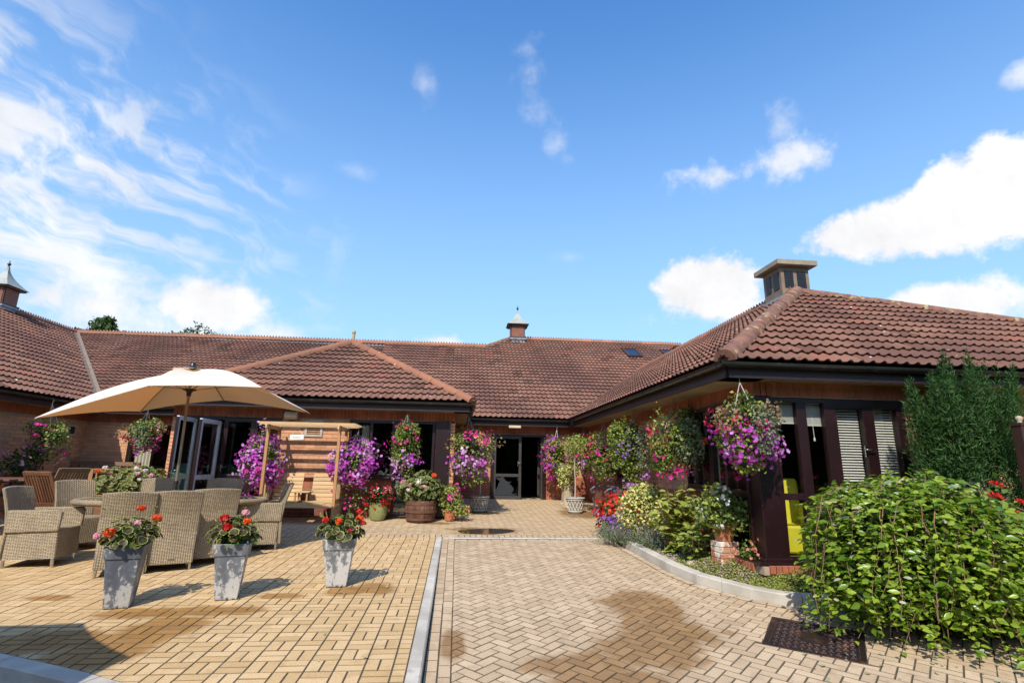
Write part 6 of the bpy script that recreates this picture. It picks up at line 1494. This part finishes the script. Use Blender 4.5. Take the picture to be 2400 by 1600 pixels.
a, b, c = packF([r for r in rest if r[4] > .02]); scatter('leaves', LEAF_OVAL[0], LEAF_OVAL[1], a, b, c, 'leaf_bush', t, kind='stuff', smooth=True)
a, b, c = packF([r for r in rest if r[4] <= .02]); scatter('pale_leaves', LEAF_OVAL[0], LEAF_OVAL[1], a, b, c, 'leaf_bush_under', t, kind='stuff', smooth=True)
# conifer with many upright leaders
t = thing('conifer', 'dark green upright conifer against the right hand wing', 'tree', (6.06, 5.80, .35)); m_ = MB(); m_.tube([(0, 0, -.1), (0, 0, 2.2)], [.09, .03], 8); part('trunk', m_, 'bark', t, smooth=60)
P = []; D = []; rg = np.random.default_rng(21)
for k in range(120):
    a = rg.uniform(0, 6.28); q_ = math.sqrt(rg.random()); rx, ry = .80, .46
    tip = np.array([math.cos(a)*rx*q_*1.05, math.sin(a)*ry*q_, 2.70-.42*q_**2+rg.choice((-.45, -.3, -.12, 0, .06, .12))]); 
    if k > 60: tip[2] *= rg.uniform(.35, .9); tip[:2] *= 1.08
    L = rg.uniform(.5, 1.0); ax = np.array([math.cos(a)*.25*q_, math.sin(a)*.2*q_, 1.]); ax /= np.linalg.norm(ax)
    for i in range(330):
        f = rg.random()**.7; w_ = .008+.17*f**1.2; th = rg.uniform(0, 6.28); r = np.array([math.cos(th), math.sin(th), 0.])
        p = tip-ax*f*L+r*w_*rg.random()**.4; d = ax*.9+r*.55+rg.normal(size=3)*.2; P.append(p); D.append(d)
P = np.array(P); D = np.array(D); k = P[:, 2] > .02; P, D = P[k], D[k]
scatter('crown', NEEDLE[0], NEEDLE[1], frames(RNG.normal(size=P.shape), up=D), P, rg.uniform(.032, .062, len(P)), 'leaf_conifer', t, kind='stuff')
bl = [((0, 0, 1.1), (.76, .42, 1.10), 1), ((-.3, -.1, 1.75), (.38, .3, .5), .4), ((.35, -.05, 1.75), (.38, .3, .5), .4)]; foliage('inner_crown', bl, 13000, .055, 'leaf_conifer', t, shell=.55, seed=5, tmpl=NEEDLE, droop=-1.2)
# roses at the right edge
def rose(p, s, cl, parent):
    V = []; F = []; n = 0; mb = MB(); ax = Matrix.Rotation(random.uniform(.3, .9), 3, 'X') @ Matrix.Rotation(random.uniform(0, 6), 3, 'Z')
    for ring, (k, r, h, tl) in enumerate(((3, .16, .55, .1), (5, .38, .5, .3), (6, .62, .38, .6), (7, .88, .18, 1.0))):
        for i in range(k):
            a = 2*math.pi*(i+.4*ring)/k; w_ = 2.6/k
            P = [(r*.35*math.cos(a), r*.35*math.sin(a), 0)]+[(rr*math.cos(a+da), rr*math.sin(a+da), hh) for da, rr, hh in ((-w_*.5, r*.8, h*.6), (-w_*.3, r*1.08, h+.05), (w_*.05, r*1.12, h), (w_*.35, r*1.05, h+.06), (w_*.5, r*.8, h*.6))]
            mb.add([ax @ (Vector(q_)*s)+p for q_ in P], [(0, 1, 2, 3), (0, 3, 4, 5)], None, .05+random.random()*.9)
    part('rose_bloom', mb, 'petal_'+cl, parent)
def rose_bush(label, x, y, z, r, n, roses, seed, col='red'):
    t = thing('rose_bush', label, 'rose bush', (x, y, z)); bl = [((0, 0, r[2]), r, 1)]; foliage('foliage', bl, n, .055, 'leaf_mid', t, shell=.4, seed=seed, lump=.4); foliage('foliage', bl, n//2, .05, 'leaf_light', t, shell=.7, seed=seed+1, lump=.4)
    m_ = MB()
    for k in range(6): a = random.uniform(0, 6.28); m_.tube([(0, 0, 0), (math.cos(a)*r[0]*.4, math.sin(a)*r[1]*.4, r[2]), (math.cos(a)*r[0]*.8, math.sin(a)*r[1]*.8, r[2]*1.8)], [.01, .008, .005], 5)
    part('stems', m_, 'twig', t)
    RV = []; RF = []
    for (px, py, pz, cl, s) in roses: rose(Vector((px, py, pz)), s, cl, t)
    return t
rose_bush('rose bush with scarlet blooms behind the weeping bush', 5.45, 5.25, .35, (.55, .35, .58), 1100, [(-.12, -.28, 1.12, 'red', .085), (.0, -.2, 1.24, 'red', .075), (.02, -.30, .98, 'red', .08), (-.22, -.3, .98, 'salmon', .035), (-.4, -.2, 1.1, 'pink', .045), (-.32, -.25, 1.12, 'crimson', .04), (.12, -.3, 1.08, 'red', .06), (-.3, -.3, 1.05, 'red', .05)], 121)
rose_bush('rose bush with magenta and salmon blooms at the right picture edge', 5.75, 4.95, .30, (.42, .4, .50), 900, [(-.12, -.3, 1.06, 'magenta', .08), (-.15, -.36, .62, 'salmon', .05), (-.25, -.36, .55, 'crimson', .05), (-.1, -.38, .45, 'salmon', .055), (-.3, -.3, .7, 'salmon', .04), (-.28, -.3, .30, 'magenta', .03)], 123)
# timber gate post
t = thing('timber_post', 'brown timber post with a round knob at the right picture edge', 'post', (6.03, 5.2, .3)); m_ = MB(); m_.box((0, 0, .95), (.115, .115, 1.92)); part('post', m_, 'post_brown', t, bevel=.006)
m_ = MB(); m_.box((0, 0, 1.925), (.13, .13, .03)); part('cap', m_, 'post_brown', t); m_ = MB(); m_.lathe([(.0, 1.935), (.025, 1.94), (.02, 1.96), (.036, 1.985), (.026, 2.01), (0, 2.018)], 12); part('knob', m_, 'stem_pale', t, smooth=60)
# ------------------------------------------------------------------ indoors: yellow chair, blinds, curtains
t = thing('yellow_armchair', 'bright yellow high backed armchair just inside the glazed corner', 'armchair', (4.30, 6.98, .61), R_(160), world=False)
m_ = MB(); m_.box((0, 0, .24), (.62, .60, .34)); part('seat', m_, 'yellow_fabric', t, bevel=.03); m_ = MB(); m_.box((0, -.26, .62), (.60, .14, .72), Matrix.Rotation(.14, 3, 'X')); part('backrest', m_, 'yellow_fabric', t, bevel=.04)
for s in (-1, 1): m_ = MB(); m_.box((s*.31, 0, .36), (.10, .6, .56)); part('arm', m_, 'yellow_fabric', t, bevel=.03)
for sx in (-1, 1):
    for sy in (-1, 1): m_ = MB(); m_.tube([(sx*.25, sy*.24, 0), (sx*.25, sy*.24, .08)], .02, 8); part('leg', m_, 'black', t)
def blind(label, x0, x1, y, z0, z1, dz=.034, tilt=.75, cord=False):
    t = thing('venetian_blind', label, 'blind', ((x0+x1)/2, y, z0), group='venetian blinds in the front windows', world=True); m_ = MB(); z = z0
    while z < z1-.03: m_.box(((x0+x1)/2, y, z), (x1-x0, .026, .0025), Matrix.Rotation(tilt, 3, 'X')); z += dz
    part('slats', m_, 'blind', t, kind='stuff'); m_ = MB(); m_.box(((x0+x1)/2, y, z1), (x1-x0, .035, .04)); part('head_rail', m_, 'blind', t); m_ = MB(); m_.box(((x0+x1)/2, y, z0-.012), (x1-x0, .028, .014)); part('bottom_rail', m_, 'blind', t)
    if cord: m_ = MB(); m_.tube([((x0+x1)/2, y-.01, z1), ((x0+x1)/2+.01, y-.01, z0-.16)], .004, 5); m_.lathe([(.004, 0), (.012, -.02), (.012, -.05), (0, -.055)], 8, ((x0+x1)/2+.01, y-.01, z0-.16)); part('pull_cord', m_, 'blind', t)
blind('raised bunched venetian blind in the first front pane by the corner post', 4.02, 4.30, 6.50, 2.30, 2.56, dz=.011); blind('raised bunched venetian blind with a hanging cord, second front pane', 4.41, 4.68, 6.50, 2.28, 2.56, dz=.011, cord=True)
blind('lowered venetian blind with dark gaps in the third front pane', 4.83, 5.20, 6.51, 1.18, 2.52); blind('lowered venetian blind over a curtain in the last front pane', 5.34, 5.68, 6.51, 1.18, 2.52)
blind('raised venetian blind in the side window behind the baskets', 3.86, 3.90, 8.1, 2.1, 2.55, dz=.014)
def curtain(label, p, q, z0, z1, folds=7):
    p, q = Vector((p[0], p[1], 0)), Vector((q[0], q[1], 0)); d = q-p; nn = Vector((-d.y, d.x, 0)).normalized(); m_ = MB(); n = folds*6; V = []
    for i in range(n+1): b = p+d*(i/n)+nn*.025*math.sin(2*math.pi*i/6); V += [b+Vector((0, 0, z0)), b+Vector((0, 0, z1))]
    m_.add(V, [(2*i, 2*i+2, 2*i+3, 2*i+1) for i in range(n)]); o = part('curtain', m_, 'curtain', None, smooth=80); o['label'] = label; o['category'] = 'curtain'; o['group'] = 'curtains inside the windows'
curtain('pale curtain behind the blind of the last front pane', (5.38, 6.60), (5.62, 6.60), 1.0, 2.5); curtain('pale curtain in the side window by the baskets', (3.90, 7.98), (3.90, 7.76), 1.4, 2.5, 5)
curtain('pale curtain in the bay window above the green pot', (-2.05, 12.0), (-1.90, 12.0), 1.5, 2.5, 4); curtain('pale curtain at the left edge of the left window', (-8.12, 14.75), (-7.72, 14.75), 1.5, 2.45, 5)
# green plastic chair inside the doorway, modelled in place of a glass reflection
t = thing('green_chair_reflection', 'green moulded plastic chair standing in for a reflection in the terrace doors', 'chair', (-4.98, 12.5, .61), R_(170)); m_ = MB(); m_.box((0, 0, .42), (.46, .44, .03)); part('seat', m_, 'green_plastic', t, bevel=.02); m_ = MB(); m_.box((0, -.22, .72), (.42, .03, .60), Matrix.Rotation(.15, 3, 'X')); part('backrest', m_, 'green_plastic', t, bevel=.012)
for sx in (-1, 1):
    for sy in (-1, 1): m_ = MB(); m_.bar((sx*.22, sy*.2, 0), (sx*.19, sy*.18, .42), .04, .03); part('leg', m_, 'green_plastic', t)
# ------------------------------------------------------------------ trees beyond the roof
def tree(label, x, y, z, tops, r, n, leaf, seed, sparse=False):
    t = thing('background_tree', label, 'tree', (x, y, .45)); m_ = MB(); m_.tube([(0, 0, 0), (0, 0, z*.6), (tops[0][0]*.5, 0, z)], [.35, .25, .08], 8); rgx = random.Random(seed)
    for (dx, dz, rr) in tops: m_.tube([(0, 0, z*.55), (dx*.6, 0, z+dz*.5-.5), (dx, 0, z+dz)], [.12, .06, .02], 6)
    part('trunk', m_, 'bark', t, smooth=60); bl = [((dx, rgx.uniform(-.3, .3), z+dz), (rr, rr*.8, rr*.75), rr) for dx, dz, rr in tops]+[((0, 0, z-1.8), (r, r, 1.6), r*2)]
    foliage('crown', bl, n, .20 if not sparse else .14, leaf, t, shell=.3, lump=.45, seed=seed, rnd=.8); return t
tree('dark leafy tree top showing above the left end of the back ridge', -23.2, 36, 9.1, [(0, .55, .62), (.6, .35, .5), (-.55, .05, .5), (1.05, -.1, .45), (.1, 0, .6), (-1.25, -.05, .3), (.5, .8, .35)], 1.3, 2600, 'leaf_tree', 7)
tree('sparse wispy tree top above the back ridge, right of the dark leafy one', -18.4, 38, 9.6, [(.2, .7, .35), (-.6, .4, .4), (.9, .35, .3), (-1.5, .05, .35), (.15, .2, .3), (1.4, .1, .25), (-1.1, .15, .3)], 1.3, 800, 'leaf_tree', 8, True)
# unseen trees added behind the viewer to darken reflections and sky fill
bl = [((x, y, 4.0), (r, r*.8, 4.4), 1) for x, y, r in ((-30, -17, 6), (-20, -21, 6), (-10, -20, 5.5), (0, -23, 6), (9, -20, 5.5), (19, -19, 6), (29, -14, 6), (36, -3, 6))]
o = foliage('added_treeline', bl, 20000, 1.0, 'leaf_tree', None, shell=.6, seed=200, lump=.25); o['label'] = 'unseen dark trees added behind the viewer to darken the reflections'; o['category'] = 'trees'
# fallen leaves and weeds in the joints
P = np.array([(random.uniform(-1.2, -.4) if i < 10 else random.uniform(2.6, 4.6), random.uniform(4.3, 6.6) if i < 10 else random.uniform(3.9, 4.6), 0.) for i in range(46)])
P[:, 2] = [gz(p[0], p[1])+.008 for p in P]; o = scatter('fallen_leaves', LEAF_BIG[0], LEAF_BIG[1], frames(np.array([0, 0, 1.])+RNG.normal(size=P.shape)*.25), P, RNG.uniform(.02, .06, len(P)), 'leaf_bush_under', None); o['kind'] = 'stuff'; o['label'] = 'few fallen leaves lying on the paving'; o['category'] = 'leaves'
# pieces kept together under the names of their kinds
for o in list(bpy.data.objects):
    if o.type == 'EMPTY' and o.get('label') == 'x': bpy.data.objects.remove(o)
